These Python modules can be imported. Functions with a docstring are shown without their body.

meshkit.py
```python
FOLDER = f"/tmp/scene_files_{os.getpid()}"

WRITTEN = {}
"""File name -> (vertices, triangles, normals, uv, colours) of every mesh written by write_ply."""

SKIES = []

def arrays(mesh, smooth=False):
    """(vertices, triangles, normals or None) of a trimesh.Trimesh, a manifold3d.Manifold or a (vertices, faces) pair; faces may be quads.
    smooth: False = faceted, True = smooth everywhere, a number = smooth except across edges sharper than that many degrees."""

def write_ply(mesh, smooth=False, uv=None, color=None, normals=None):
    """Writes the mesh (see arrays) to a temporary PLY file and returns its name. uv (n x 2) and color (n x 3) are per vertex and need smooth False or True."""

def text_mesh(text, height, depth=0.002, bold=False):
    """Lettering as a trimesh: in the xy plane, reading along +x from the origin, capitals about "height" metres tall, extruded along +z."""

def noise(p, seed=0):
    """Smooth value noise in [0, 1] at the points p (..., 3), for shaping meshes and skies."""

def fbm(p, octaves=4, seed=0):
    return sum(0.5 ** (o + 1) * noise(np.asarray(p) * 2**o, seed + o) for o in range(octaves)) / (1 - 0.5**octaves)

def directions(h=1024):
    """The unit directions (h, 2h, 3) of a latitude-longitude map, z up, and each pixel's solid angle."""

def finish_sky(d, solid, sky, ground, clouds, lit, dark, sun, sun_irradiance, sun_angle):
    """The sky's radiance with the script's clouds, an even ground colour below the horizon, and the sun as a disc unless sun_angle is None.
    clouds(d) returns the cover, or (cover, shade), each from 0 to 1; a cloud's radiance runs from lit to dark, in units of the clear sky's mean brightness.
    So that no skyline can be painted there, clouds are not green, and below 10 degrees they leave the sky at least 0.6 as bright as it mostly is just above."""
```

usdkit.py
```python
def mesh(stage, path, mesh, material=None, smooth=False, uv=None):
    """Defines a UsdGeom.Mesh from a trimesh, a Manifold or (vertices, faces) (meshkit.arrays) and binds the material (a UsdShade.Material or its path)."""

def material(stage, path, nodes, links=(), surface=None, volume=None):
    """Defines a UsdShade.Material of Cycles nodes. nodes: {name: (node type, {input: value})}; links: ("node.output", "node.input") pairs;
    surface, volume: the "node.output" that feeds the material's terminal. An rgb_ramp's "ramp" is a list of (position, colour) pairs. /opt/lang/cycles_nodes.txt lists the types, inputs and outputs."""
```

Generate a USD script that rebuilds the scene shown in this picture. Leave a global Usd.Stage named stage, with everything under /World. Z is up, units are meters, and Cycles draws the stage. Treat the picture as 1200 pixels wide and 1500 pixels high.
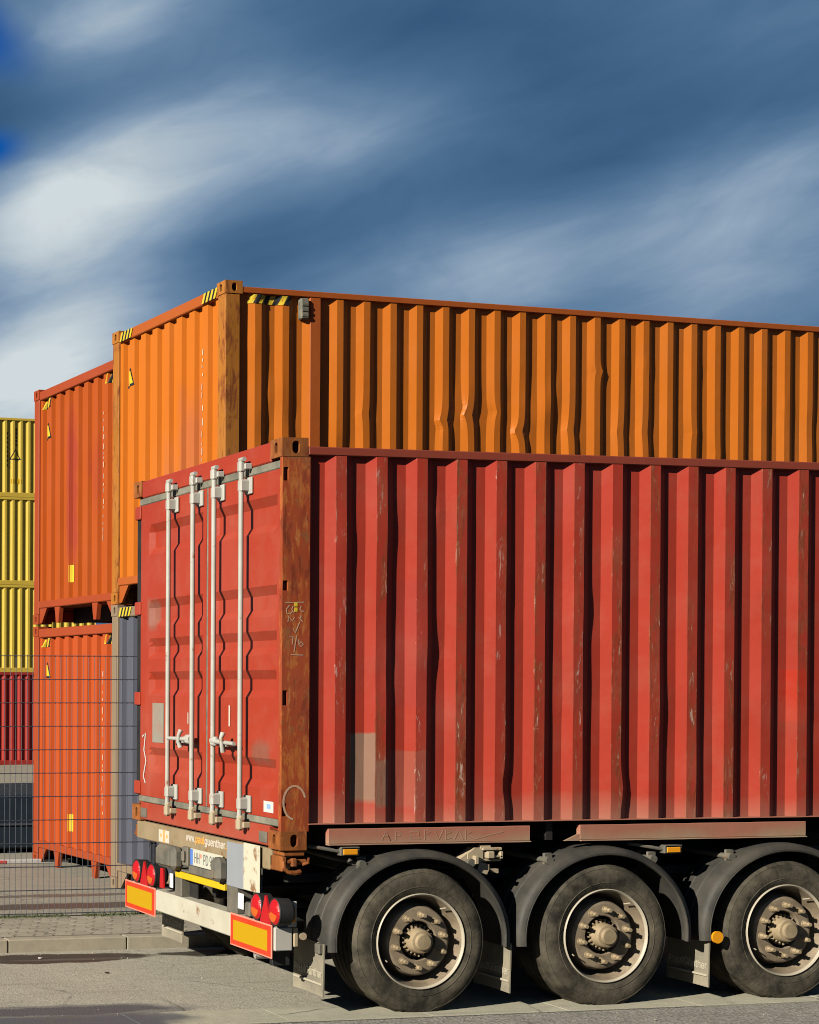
import math, random
import numpy as np
import trimesh
import manifold3d as m3
import meshkit, usdkit
from pxr import Usd, UsdGeom, UsdLux, UsdShade, Gf, Sdf, Vt

random.seed(7)
RNG = np.random.default_rng(7)
stage = Usd.Stage.CreateInMemory()
UsdGeom.SetStageUpAxis(stage, "Z")
UsdGeom.SetStageMetersPerUnit(stage, 1.0)
WORLD = UsdGeom.Xform.Define(stage, "/World")
UsdGeom.Scope.Define(stage, "/World/Looks")


# ---------------------------------------------------------------- node graph helper
class G:
    def __init__(self):
        self.nodes, self.links = {}, []

    def __call__(self, kind, out, **kw):
        name = f"n{len(self.nodes)}"
        vals = {}
        for k, v in kw.items():
            if isinstance(v, str) and v.startswith("@"):
                self.links.append((v[1:], f"{name}.{k}"))
            else:
                vals[k] = v
        self.nodes[name] = (kind, vals)
        return f"@{name}.{out}"

    def math(self, op, a, b=0.5, c=0.0, clamp=False):
        return self("math", "value", math_type=op, value1=a, value2=b, value3=c, use_clamp=clamp)

    def rng(self, v, a, b, c=0.0, d=1.0, kind="linear"):
        return self("map_range", "result", range_type=kind, value=v, from_min=a, from_max=b, to_min=c, to_max=d, clamp=True)

    def mix(self, f, a, b, mode="mix"):
        return self("mix", "color", mix_type=mode, fac=f, color1=a, color2=b)

    def noise(self, vec, scale, detail=4.0, rough=0.55, dist=0.0):
        return self("noise_texture", "fac", vector=vec, scale=scale, detail=detail, roughness=rough, distortion=dist)

    def mapped(self, vec, scale=(1, 1, 1), loc=(0, 0, 0)):
        return self("mapping", "vector", vector=vec, scale=scale, location=loc)

    def mul(self, a, b):
        return self.math("multiply", a, b)

    def done(self, name, surface=None, volume=None):
        return usdkit.material(stage, f"/World/Looks/{name}", self.nodes, self.links,
                               surface=surface[1:] if surface else None, volume=volume[1:] if volume else None)


# ---------------------------------------------------------------- camera, sky, sun
# camera solved from the container's corners, corrugations and wheels
F_PX, U0, V0 = 2391.855, -276.705, 1024.664
CAM = np.array([-4.816, -9.497, 2.095])
RX, RZ = -0.011, -0.189
cx_, sx_, cz_, sz_ = math.cos(RX), math.sin(RX), math.cos(RZ), math.sin(RZ)
ROT = np.array([[1, 0, 0], [0, cx_, -sx_], [0, sx_, cx_]]) @ np.array([[cz_, -sz_, 0], [sz_, cz_, 0], [0, 0, 1]])
cam = UsdGeom.Camera.Define(stage, "/World/camera")
r_, f_, u_ = ROT[:, 0], ROT[:, 1], ROT[:, 2]
cam.AddTransformOp().Set(Gf.Matrix4d(*[float(x) for x in (*r_, 0, *u_, 0, *(-f_), 0, *CAM, 1)]))
cam.CreateHorizontalApertureAttr(36.0)
cam.CreateVerticalApertureAttr(45.0)
cam.CreateFocalLengthAttr(F_PX / 1200 * 36.0)
cam.CreateHorizontalApertureOffsetAttr((600 - U0) / 1200 * 36.0)
cam.CreateVerticalApertureOffsetAttr((V0 - 750) / 1200 * 36.0)
cam.CreateClippingRangeAttr(Gf.Vec2f(0.1, 5000))
EXPOSURE = 1.55
cam.CreateExposureAttr(EXPOSURE)

SUN_EL = math.radians(24.0)
SUN_H = np.array([-math.sin(math.radians(67.5)), -math.cos(math.radians(67.5))])
SUN = np.array([*(SUN_H * math.cos(SUN_EL)), math.sin(SUN_EL)])
SUN_ROT = math.atan2(SUN[0], SUN[1])
sun = UsdLux.DistantLight.Define(stage, "/World/sun")
sun.CreateIntensityAttr(1.2)
sun.CreateNormalizeAttr(True)
sun.CreateAngleAttr(0.5)
sun.CreateColorAttr(Gf.Vec3f(1.0, 0.93, 0.82))
zax = SUN / np.linalg.norm(SUN)
xax = np.cross([0, 0, 1], zax); xax /= np.linalg.norm(xax)
yax = np.cross(zax, xax)
sun.AddTransformOp().Set(Gf.Matrix4d(*[float(x) for x in (*xax, 0, *yax, 0, *zax, 0, 0, 0, 30, 1)]))

SKY_STRENGTH = 0.09


def sky_material():
    g = G()
    d = g("texture_coordinate", "generated")
    sky = g("sky_texture", "color", sky_type="single_scattering", sun_disc=False, sun_elevation=SUN_EL, sun_rotation=SUN_ROT, altitude=100.0)
    s = g.nodes
    sep = g("separate_xyz", "x", vector=d)
    n = sep.split(".")[0]
    x, y, z = f"{n}.x", f"{n}.y", f"{n}.z"
    # azimuth from +y towards +x and elevation, both in degrees
    az = g.math("degrees", g.math("arctan2", x, y))
    el = g.math("degrees", g.math("arcsine", z))
    # streaky cloud noise: stretched along the wind
    zz = g.math("add", g.math("maximum", z, 0.0), 0.16)
    px, py = g.math("divide", x, zz), g.math("divide", y, zz)
    P = g("combine_xyz", "vector", x=px, y=py, z=0.0)
    Pr = g("mapping", "vector", vector=P, rotation=(0, 0, 1.15))
    Pm = g("mapping", "vector", vector=Pr, scale=(0.62, 1.7, 1.0))
    warp = g.noise(Pm, 0.9, 3.0, 0.5)
    big = g.noise(Pm, 0.75, 5.0, 0.5, 0.5)
    fine = g.noise(g("mapping", "vector", vector=Pr, scale=(1.0, 1.8, 1.0)), 2.4, 9.0, 0.6, 0.8)
    w = g.math("multiply_add", warp, 5.0, -2.5)

    def blob(a0, e0, ra, re, tilt, amp):
        da = g.math("subtract", az, a0)
        de = g.math("subtract", g.math("add", el, g.mul(w, 0.45)), e0)
        c, s_ = math.cos(math.radians(tilt)), math.sin(math.radians(tilt))
        a = g.math("add", g.mul(da, c / ra), g.mul(de, s_ / ra))
        b = g.math("add", g.mul(da, -s_ / re), g.mul(de, c / re))
        q = g.math("add", g.mul(a, a), g.mul(b, b))
        return g.mul(g.math("exponent", g.mul(q, -1.0)), amp)

    tot = g.rng(big, 0.3, 0.7, 0.06, 0.30)
    tot = g.math("subtract", tot, g.rng(el, 21.0, 40.0, 0.0, 0.22))   # unseen clouds above the view darkened to cut fill light
    for args in BLOBS:
        tot = g.math("add", tot, blob(*args))
    # billows, a little longer than tall and leaning with the wind
    bx = g.math("add", g.mul(az, 0.15), g.mul(el, 0.06))
    by = g.math("subtract", g.mul(el, 0.40), g.mul(az, 0.10))
    bil = g.noise(g("combine_xyz", "vector", x=bx, y=by, z=g.mul(z, 2.0)), 1.1, 9.0, 0.58, 0.6)
    tex = g.math("add", g.math("multiply_add", fine, 0.30, -0.14), g.math("multiply_add", bil, 0.50, -0.23))
    tot = g.math("add", tot, g.mul(tex, g.rng(tot, 0.0, 0.8, 0.35, 1.0)))
    tot = g.math("multiply_add", tot, 1.10, 0.0)
    ramp = g("rgb_ramp", "color", fac=tot, ramp=[(0.0, (0.035, 0.10, 0.21)), (0.2, (0.075, 0.165, 0.30)), (0.42, (0.155, 0.26, 0.41)),
                                         (0.62, (0.30, 0.41, 0.54)), (0.82, (0.50, 0.59, 0.66)), (1.0, (0.68, 0.755, 0.79))])
    cloud = g.mix(1.0, ramp, (CLOUD_GAIN,) * 3, "multiply")
    hole = g.math("add", g.math("add", blob(16.4, 21.6, 1.0, 2.2, 60, 1.0), blob(16.6, 17.9, 1.5, 0.6, 5, 1.2)), g.rng(big, 0.66, 0.78, 0.0, 0.8))
    hole = g.rng(hole, 0.15, 0.95)
    blue = g.mix(1.0, sky, (0.004, 0.12, 0.34), "multiply")
    col = g.mix(hole, cloud, blue)
    bg = g("background_shader", "background", color=col, strength=SKY_STRENGTH)
    return g.done("sky", surface=bg)


CLOUD_GAIN = 3.5
# azimuth, elevation, half-widths along and across, tilt, amount
BLOBS = [(19.7, 20.7, 3.6, 1.7, 14, 0.41), (30.8, 20.6, 3.6, 1.7, 14, -0.16), (20.8, 17.5, 3.6, 1.7, 14, 0.44), (25.4, 18.1, 3.6, 1.7, 14, 0.3), (28.7, 17.8, 3.6, 1.7, 14, 0.21), (32.9, 17.2, 3.6, 1.7, 14, 0.06), (38.8, 17.2, 3.6, 1.7, 14, -0.05), (18.8, 15.4, 3.6, 1.7, 14, 0.49), (23.1, 15.9, 3.6, 1.7, 14, 0.22), (27.6, 15.8, 3.6, 1.7, 14, 0.05), (41.5, 14.5, 3.6, 1.7, 14, 0.2), (20.9, 13.4, 3.6, 1.7, 14, 0.3), (24.3, 14.3, 3.6, 1.7, 14, -0.16), (18.8, 11.2, 3.6, 1.7, 14, 0.43), (18.1, 9.6, 3.6, 1.7, 14, 0.43), (30.9, 13.7, 3.6, 1.7, 14, 0.13), (34.0, 12.8, 3.6, 1.7, 14, 0.35), (36.9, 12.5, 3.6, 1.7, 14, -0.1), (38.8, 13.7, 3.6, 1.7, 14, 0.19), (40.6, 11.9, 3.6, 1.7, 14, 0.23), (34.9, 19.7, 3.6, 1.7, 14, -0.16), (20.8, 19.2, 3.6, 1.7, 14, -0.17), (17.8, 20.0, 3.6, 1.7, 14, -0.31), (27.6, 19.5, 3.6, 1.7, 14, -0.11), (35.9, 18.4, 3.6, 1.7, 14, -0.07), (30.8, 15.3, 3.6, 1.7, 14, -0.12), (35.9, 14.6, 3.6, 1.7, 14, -0.12), (18.7, 21.8, 3.6, 1.7, 14, 0.1), (22.0, 21.6, 3.6, 1.7, 14, 0.18)]
dome = UsdLux.DomeLight.Define(stage, "/World/sky")
dome.CreateIntensityAttr(1.0)
UsdShade.MaterialBindingAPI.Apply(dome.GetPrim()).Bind(sky_material())
dome.GetPrim().SetCustomDataByKey("kind", "structure")

# ---------------------------------------------------------------- stage helpers
USED = {}


def path_for(name, parent=None):
    base = (parent.GetPath().pathString if parent is not None else "/World") + "/" + name
    n = USED.get(base, 0)
    USED[base] = n + 1
    return base if n == 0 else f"{base}_{n:03d}"


def tag(p, label=None, cat=None, group=None, kind=None):
    p = p.GetPrim() if hasattr(p, "GetPrim") else p
    for k, v in (("label", label), ("category", cat), ("group", group), ("kind", kind)):
        if v:
            p.SetCustomDataByKey(k, v)
    return p


def thing(name, label=None, cat=None, loc=(0, 0, 0), rz=0.0, group=None, kind=None, parent=None):
    x = UsdGeom.Xform.Define(stage, path_for(name, parent))
    if parent is None:
        x.AddTranslateOp().Set(Gf.Vec3d(*map(float, loc)))
        if rz:
            x.AddRotateZOp().Set(math.degrees(rz))
    return tag(x, label, cat, group, kind)


class MB:
    """Collects shapes into one mesh."""

    def __init__(self):
        self.v, self.f, self.n = [], [], 0

    def add(self, v, f):
        v, f = np.asarray(v, float).reshape(-1, 3), np.asarray(f, int)
        if f.shape[1] == 4:
            f = np.vstack([f[:, [0, 1, 2]], f[:, [0, 2, 3]]])
        self.v.append(v); self.f.append(f + self.n); self.n += len(v)
        return self

    def mesh(self, m):
        v, f, _ = meshkit.arrays(m)
        return self.add(v, f)

    def box(self, x0, x1, y0, y1, z0, z1, c=0.004):
        c = min(c, 0.45 * min(x1 - x0, y1 - y0, z1 - z0))
        if c <= 0.0006:
            v = [(x, y, z) for x in (x0, x1) for y in (y0, y1) for z in (z0, z1)]
            return self.add(v, [(0, 1, 3, 2), (4, 6, 7, 5), (0, 4, 5, 1), (2, 3, 7, 6), (0, 2, 6, 4), (1, 5, 7, 3)])
        p = []
        for x, sx in ((x0, 1), (x1, -1)):
            for y, sy in ((y0, 1), (y1, -1)):
                for z, sz in ((z0, 1), (z1, -1)):
                    p += [(x + sx * c, y + sy * c, z), (x + sx * c, y, z + sz * c), (x, y + sy * c, z + sz * c)]
        return self.hull(p)

    def hull(self, pts):
        h = trimesh.convex.convex_hull(np.asarray(pts, float))
        return self.add(h.vertices, h.faces)

    def tube(self, pts, r, n=10, cap=True):
        pts = np.asarray(pts, float)
        rr = np.broadcast_to(np.asarray(r, float), len(pts))
        t = np.gradient(pts, axis=0)
        t /= np.linalg.norm(t, axis=1, keepdims=True)
        a = np.array([0, 0, 1.0]) if abs(t[0][2]) < 0.9 else np.array([1.0, 0, 0])
        rings = []
        for p, d, q in zip(pts, t, rr):
            e = np.cross(d, a); e /= np.linalg.norm(e)
            h = np.cross(d, e)
            ang = np.linspace(0, 2 * np.pi, n, endpoint=False)
            rings.append(p + q * (np.cos(ang)[:, None] * e + np.sin(ang)[:, None] * h))
        v = np.vstack(rings)
        f = []
        for i in range(len(pts) - 1):
            for k in range(n):
                k2 = (k + 1) % n
                f.append((i * n + k, i * n + k2, (i + 1) * n + k2, (i + 1) * n + k))
        f = np.array(f)
        f = np.vstack([f[:, [0, 1, 2]], f[:, [0, 2, 3]]])
        if cap:
            m = len(v)
            v = np.vstack([v, pts[0], pts[-1]])
            b = (len(pts) - 1) * n
            f = np.vstack([f, [(m, (k + 1) % n, k) for k in range(n)], [(m + 1, b + k, b + (k + 1) % n) for k in range(n)]])
        return self.add(v, f)

    def cyl(self, a, b, r, n=16):
        return self.tube([a, b], r, n)

    def lathe_y(self, prof, cx, cz, n=64, y0=0.0, sign=1):
        """prof: (radius, offset along +y*sign)."""
        prof = np.asarray(prof, float)
        ang = np.linspace(0, 2 * np.pi, n, endpoint=False)
        v = np.array([(cx + r * math.cos(a), y0 + sign * t, cz + r * math.sin(a)) for r, t in prof for a in ang])
        f = []
        for i in range(len(prof) - 1):
            for k in range(n):
                k2 = (k + 1) % n
                q = (i * n + k, i * n + k2, (i + 1) * n + k2, (i + 1) * n + k)
                f.append(q if sign > 0 else q[::-1])
        return self.add(v, f)

    def grid(self, P, flip=False):
        """P: (a, b, 3) points."""
        a, b = P.shape[:2]
        i = np.arange(a * b).reshape(a, b)
        q = np.stack([i[:-1, :-1], i[1:, :-1], i[1:, 1:], i[:-1, 1:]], -1).reshape(-1, 4)
        return self.add(P.reshape(-1, 3), q[:, ::-1] if flip else q)

    def prism(self, poly, axis, a, b):
        """poly: 2D points (convex or not) in the plane across axis ('x': y,z; 'y': x,z; 'z': x,y)."""
        from shapely.geometry import Polygon
        m = trimesh.creation.extrude_polygon(Polygon(poly), b - a, engine="earcut")
        v = np.array(m.vertices)
        v[:, 2] += a
        v = {"x": v[:, [2, 0, 1]], "y": v[:, [0, 2, 1]], "z": v}[axis]
        f = np.array(m.faces)
        return self.add(v, f[:, ::-1] if axis == "y" else f)

    def map(self, fn):
        self.v = [fn(x) for x in self.v]
        return self

    def build(self, name, mat, parent=None, smooth=False, label=None):
        v, f = np.vstack(self.v), np.vstack(self.f)
        p = usdkit.mesh(stage, path_for(name, parent), trimesh.Trimesh(v, f, process=bool(smooth)), MATS[mat], smooth=smooth)
        if label:
            tag(p, label)
        return p.GetPrim()


def text_on(text, height, origin, right, up, depth=0.0025, bold=False, width=None):
    """Lettering at origin reading along right, standing along up."""
    m = meshkit.text_mesh(text, height, depth, bold)
    v = np.array(m.vertices)
    if width:
        v[:, 0] *= width / (v[:, 0].max() - v[:, 0].min())
    right, up = np.asarray(right, float), np.asarray(up, float)
    out = np.cross(right, up)
    w = np.asarray(origin, float) + v[:, :1] * right + v[:, 1:2] * up + v[:, 2:] * out
    return MB().add(w, np.array(m.faces))


def strokes(lines, width, origin, right, up, depth=0.0015):
    """Painted or chalked strokes: thin raised ribbons along 2D polylines."""
    mb = MB()
    right, up = np.asarray(right, float), np.asarray(up, float)
    out = np.cross(right, up)
    o = np.asarray(origin, float)
    for ln in lines:
        ln = np.asarray(ln, float)
        t = np.gradient(ln, axis=0)
        t /= np.maximum(np.linalg.norm(t, axis=1, keepdims=True), 1e-9)
        nn = np.stack([-t[:, 1], t[:, 0]], 1) * width / 2
        P = np.stack([ln + nn, ln - nn], 1)
        W = o + P[..., :1] * right + P[..., 1:] * up + out * depth
        B = W - out * depth * 0.9
        n = len(ln)
        V = np.concatenate([W.reshape(-1, 3), B.reshape(-1, 3)])
        f = []
        for i in range(n - 1):
            a, b, c, d = 2 * i, 2 * i + 1, 2 * i + 3, 2 * i + 2
            f += [(a, b, c, d), (a, d, d + 2 * n, a + 2 * n), (c, b, b + 2 * n, c + 2 * n)]
        mb.add(V, f)
    return mb


# ---------------------------------------------------------------- materials
MATS = {}
ALB = 0.44   # all paints and grounds sit this much below the picture values: the camera is exposed up instead


def paint(name, base, seed=0.0, rust=0.35, dust=None, rough=0.42, fade=0.25, wear=None, patches=(), streak=0.25, weather=None, endpatches=(), rustcol=(0.16, 0.055, 0.02)):
    """Weathered container paint in the thing's own coordinates."""
    g = G()
    o0 = g("texture_coordinate", "object")
    o = g.mapped(o0, loc=(seed * 3.1, seed * 1.7, seed * 2.3))
    sep = g("separate_xyz", "x", vector=o0).split(".")[0]
    X, Y, Z = f"{sep}.x", f"{sep}.y", f"{sep}.z"
    b = np.array(base)
    light = tuple(np.clip(b * 1.05 + 0.06 * b.mean() + 0.008, 0, 1))
    dark = tuple(b * 0.78)
    n1 = g.noise(o, 1.3, 5.0, 0.6)
    col = g.mix(g.rng(n1, 0.5, 0.75, 0, fade * 2), base, light)
    col = g.mix(g.rng(g.noise(o, 0.9, 4.0), 0.5, 0.3, 0, fade * 1.6), col, dark)
    st = g.noise(g.mapped(o, (22, 22, 0.8)), 1.0, 4.0, 0.6)
    col = g.mix(g.rng(st, 0.55, 0.8, 0, streak), col, tuple(b * 0.55 + np.array([0.05, 0.04, 0.03])))
    for (x0, x1, z0, z1, pc, amt) in patches:
        wob = g.math("multiply_add", g.noise(o, 9.0, 3.0), 0.03, -0.015)
        zz = g.math("add", Z, wob)
        m = g.mul(g.mul(g.rng(X, x0 - .006, x0 + .006), g.rng(X, x1 + .006, x1 - .006)), g.mul(g.rng(zz, z0 - .02, z0 + .02), g.rng(zz, z1 + .006, z1 - .006)))
        col = g.mix(g.mul(m, amt), col, pc)
    for (y0, y1, z0, z1, pc, amt) in endpatches:
        yy = g.math("add", Y, g.math("multiply_add", g.noise(o, 4.0, 4.0), 0.16, -0.08))
        am, sf = (0.9, 0.2) if z1 - z0 > 0.4 else (0.1, 0.03)
        zz = g.math("add", Z, g.math("multiply_add", g.noise(g.mapped(o, (6, 6, 1.5)), 1.0, 5.0), am, -am / 2))
        m = g.mul(g.mul(g.rng(yy, y0 - .03, y0 + .03), g.rng(yy, y1 + .03, y1 - .03)), g.mul(g.rng(zz, z0 - sf, z0 + sf), g.rng(zz, z1 + sf, z1 - sf)))
        col = g.mix(g.mul(g.mul(m, g.math("less_than", X, 0.2)), amt), col, pc)
    rg = rough
    if rust:
        n2 = g.noise(o, 7.0, 9.0, 0.66)
        n3 = g.noise(g.mapped(o, (9, 9, 1.6)), 1.0, 6.0, 0.6)
        rm = g.rng(g.math("add", g.mul(n2, 0.62), g.mul(n3, 0.38)), 0.68 - 0.2 * rust, 0.76 - 0.2 * rust)
        rc = g.mix(g.noise(o, 26.0, 5.0), rustcol, (0.34, 0.16, 0.06))
        col = g.mix(g.mul(rm, 0.85), col, rc)
        rg = g.rng(rm, 0, 1, rough, 0.8)
    if wear:
        # abrasion of the outermost flats, which other boxes scrape along
        axis, at = wear
        face = g.math("less_than", {"x": X, "y": Y}[axis], at)
        w1 = g.noise(g.mapped(o, (15, 15, 2.6)), 1.0, 9.0, 0.7, 1.0)
        w2 = g.noise(g.mapped(o, (42, 42, 9.0)), 1.0, 5.0, 0.65, 1.0)
        gate = g.rng(g.noise(g.mapped(o, (3.3, 3.3, .35)), 1.0, 3.0), .40, .56)
        a = g.mul(g.mul(face, gate), g.rng(w1, 0.45, 0.56))
        col = g.mix(g.mul(a, 0.8), col, g.mix(g.rng(w2, .3, .7), (0.13, 0.026, 0.012), (0.36, 0.12, 0.05)))
        sc = g.mul(g.mul(face, g.rng(w1, 0.54, 0.62)), g.rng(w2, 0.54, 0.64))
        col = g.mix(g.mul(sc, 0.8), col, (0.62, 0.5, 0.42))
    if weather:
        # vertical runs of rust and bare primer
        v1 = g.noise(g.mapped(o, (13, 13, 3.2)), 1.0, 9.0, 0.68, 1.2)
        v2 = g.noise(g.mapped(o, (26, 26, 7.0)), 1.0, 7.0, 0.7, 0.6)
        v3 = g.noise(o, 2.6, 5.0, 0.6)
        col = g.mix(g.mul(g.rng(g.math("add", v1, g.mul(v3, 0.5)), 0.78, 0.90), 0.75), col, (0.15, 0.030, 0.014))
        col = g.mix(g.mul(g.rng(g.math("add", v2, g.mul(v3, -0.5)), 0.26, 0.36), weather), col, (0.46, 0.15, 0.035))
        col = g.mix(g.mul(g.rng(v2, 0.64, 0.70), 0.6), col, (0.48, 0.30, 0.18))
        rg = g.rng(v1, 0.3, 0.7, 0.5, 0.8)
    if dust:
        dc, z0, z1, amt = dust
        dm = g.mul(g.rng(g.math("add", Z, g.math("multiply_add", n1, 0.35, -0.17)), z1, z0), amt)
        col = g.mix(dm, col, dc)
        fl = g.mul(g.rng(g.noise(o, 3.0, 6.0, 0.65), 0.48, 0.75), 0.12)
        col = g.mix(fl, col, dc)
    bmp = g.math("add", g.noise(o, 3.0, 3.0), g.mul(g.noise(o, 60.0, 3.0), 0.06))
    nrm = g("bump", "normal", height=bmp, strength=0.25, distance=0.02)
    col = g.mix(1.0, col, (ALB, ALB, ALB), "multiply")
    p = g("principled_bsdf", "BSDF", base_color=col, roughness=rg, normal=nrm, specular_ior_level=0.10)
    MATS[name] = g.done(name, surface=p)


def plain(name, base, rough=0.5, metallic=0.0, var=0.25, scale=8.0, dust=None, bump=0.0, bscale=80.0, spec=0.5, seed=0.0, rust=0.0, **kw):
    g = G()
    o = g.mapped(g("texture_coordinate", "object"), loc=(seed, seed * 2, 0))
    b = np.array(base)
    n = g.noise(o, scale, 6.0, 0.6)
    col = g.mix(n, tuple(b * (1 - var)), tuple(np.clip(b * (1 + var), 0, 1)))
    if dust:
        dc, amt = dust
        col = g.mix(g.rng(g.noise(o, scale * 0.6, 7.0, 0.68), 0.36, 0.72, 0, amt), col, dc)
    if rust:
        col = g.mix(g.rng(g.noise(o, 11.0, 8.0, 0.66), 0.62 - 0.18 * rust, 0.72 - 0.18 * rust, 0, 0.9), col, g.mix(g.noise(o, 40.0, 4.0), (0.13, 0.05, 0.018), (0.36, 0.17, 0.06)))
    col = g.mix(1.0, col, (ALB, ALB, ALB), "multiply")
    ins = dict(base_color=col, roughness=g.rng(n, 0.2, 0.8, rough - 0.08, rough + 0.12), metallic=metallic, specular_ior_level=spec * 0.4, **kw)
    if bump:
        ins["normal"] = g("bump", "normal", height=g.noise(o, bscale, 4.0, 0.6), strength=bump, distance=0.01)
    MATS[name] = g.done(name, surface=g("principled_bsdf", "BSDF", **ins))


DUST = (0.40, 0.31, 0.21)
BROWN = (0.30, 0.19, 0.13)
paint("red_paint", (0.41, 0.045, 0.025), 1.0, rust=0.16, fade=0.3, wear=("y", 0.004), dust=((0.42, 0.26, 0.18), 0.10, 0.34, 0.6),
      patches=((0.49, 0.652, 0.30, 0.735, BROWN, 0.9), (0.652, 0.75, 0.27, 0.565, (0.27, 0.16, 0.11), 0.9), (0.76, 1.03, 0.26, 0.62, BROWN, 0.28),
               (3.62, 3.85, 0.8, 1.15, (0.55, 0.03, 0.01), 0.45), (0.78, 1.0, 0.9, 1.7, (0.36, 0.05, 0.04), 0.35)))
paint("door_red", (0.38, 0.045, 0.020), 2.0, endpatches=((0.18, 0.42, 0.53, 0.66, (0.22, 0.085, 0.055), 0.75), (2.0, 2.18, 1.46, 1.68, (0.27, 0.12, 0.085), 0.8), (0.5, 1.0, 1.3, 2.2, (0.42, 0.075, 0.045), 0.5), (1.3, 2.2, 0.3, 0.9, (0.44, 0.10, 0.06), 0.35)), rust=0.0, fade=0.2, rough=0.36, streak=0.2, dust=((0.50, 0.30, 0.22), -0.3, 0.2, 0.3))
paint("rail_red", (0.27, 0.055, 0.032), 3.0, rust=0.35, fade=0.2)
paint("rail_dusty", (0.42, 0.17, 0.11), 4.0, rust=0.1, fade=0.2, dust=((0.40, 0.31, 0.2), 0.02, 0.12, 0.85))
paint("post_rust", (0.34, 0.062, 0.020), 5.0, rust=0.7, fade=0.5, streak=0.6, rough=0.6, weather=0.8)
paint("casting_rust", (0.26, 0.085, 0.022), 6.0, rust=0.75, fade=0.3, rough=0.6, weather=0.5)
paint("orange_paint", (0.56, 0.152, 0.014), 7.0, rust=0.09, fade=0.2, endpatches=((0.55, 0.95, 1.0, 1.9, (0.46, 0.13, 0.045), 0.75), (1.1, 1.3, 0.7, 1.4, (0.48, 0.14, 0.05), 0.5)), streak=0.32, rough=0.4)
paint("orange_rail", (0.42, 0.10, 0.018), 8.0, rust=0.3, fade=0.2)
paint("orange_post", (0.40, 0.15, 0.02), 9.0, rust=0.3, fade=0.4, streak=0.5, weather=0.35)
paint("vermilion_paint", (0.42, 0.080, 0.011), 10.0, endpatches=((1.22, 1.48, 0.7, 2.3, (0.34, 0.045, 0.03), 0.7), (0.5, 0.9, 1.3, 1.9, (0.36, 0.05, 0.03), 0.35)), rust=0.09, fade=0.16, streak=0.2, rough=0.42)
paint("vermilion_rail", (0.36, 0.062, 0.018), 11.0, rust=0.2, fade=0.2)
paint("scarlet_paint", (0.47, 0.080, 0.018), 12.0, rust=0.03, fade=0.12, streak=0.15)
paint("slate_paint", (0.10, 0.105, 0.135), 13.0, rust=0.06, fade=0.2, streak=0.4)
paint("slate_rail", (0.26, 0.19, 0.12), 14.0, rust=0.35, fade=0.3)
paint("yellow_paint", (0.70, 0.49, 0.07), 15.0, rust=0.12, fade=0.2, streak=0.3)
paint("crimson_paint", (0.42, 0.04, 0.03), 16.0, rust=0.05, fade=0.2)
plain("rubber_seal", (0.13, 0.13, 0.10), 0.75, dust=((0.42, 0.38, 0.28), 0.6))
plain("galvanised", (0.47, 0.47, 0.42), 0.5, var=0.2, dust=((0.36, 0.33, 0.26), 0.5), rust=0.06)
plain("black_steel", (0.014, 0.014, 0.015), 0.6, dust=((0.05, 0.045, 0.035), 0.5))
plain("frame_grey", (0.10, 0.10, 0.085), 0.6, dust=((0.26, 0.22, 0.15), 0.7), rust=0.15)
plain("frame_rusty", (0.26, 0.20, 0.11), 0.65, dust=((0.40, 0.30, 0.18), 0.6), rust=0.25, scale=5)
plain("bracket_tan", (0.42, 0.34, 0.22), 0.65, dust=((0.5, 0.4, 0.26), 0.5), rust=0.15)
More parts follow.
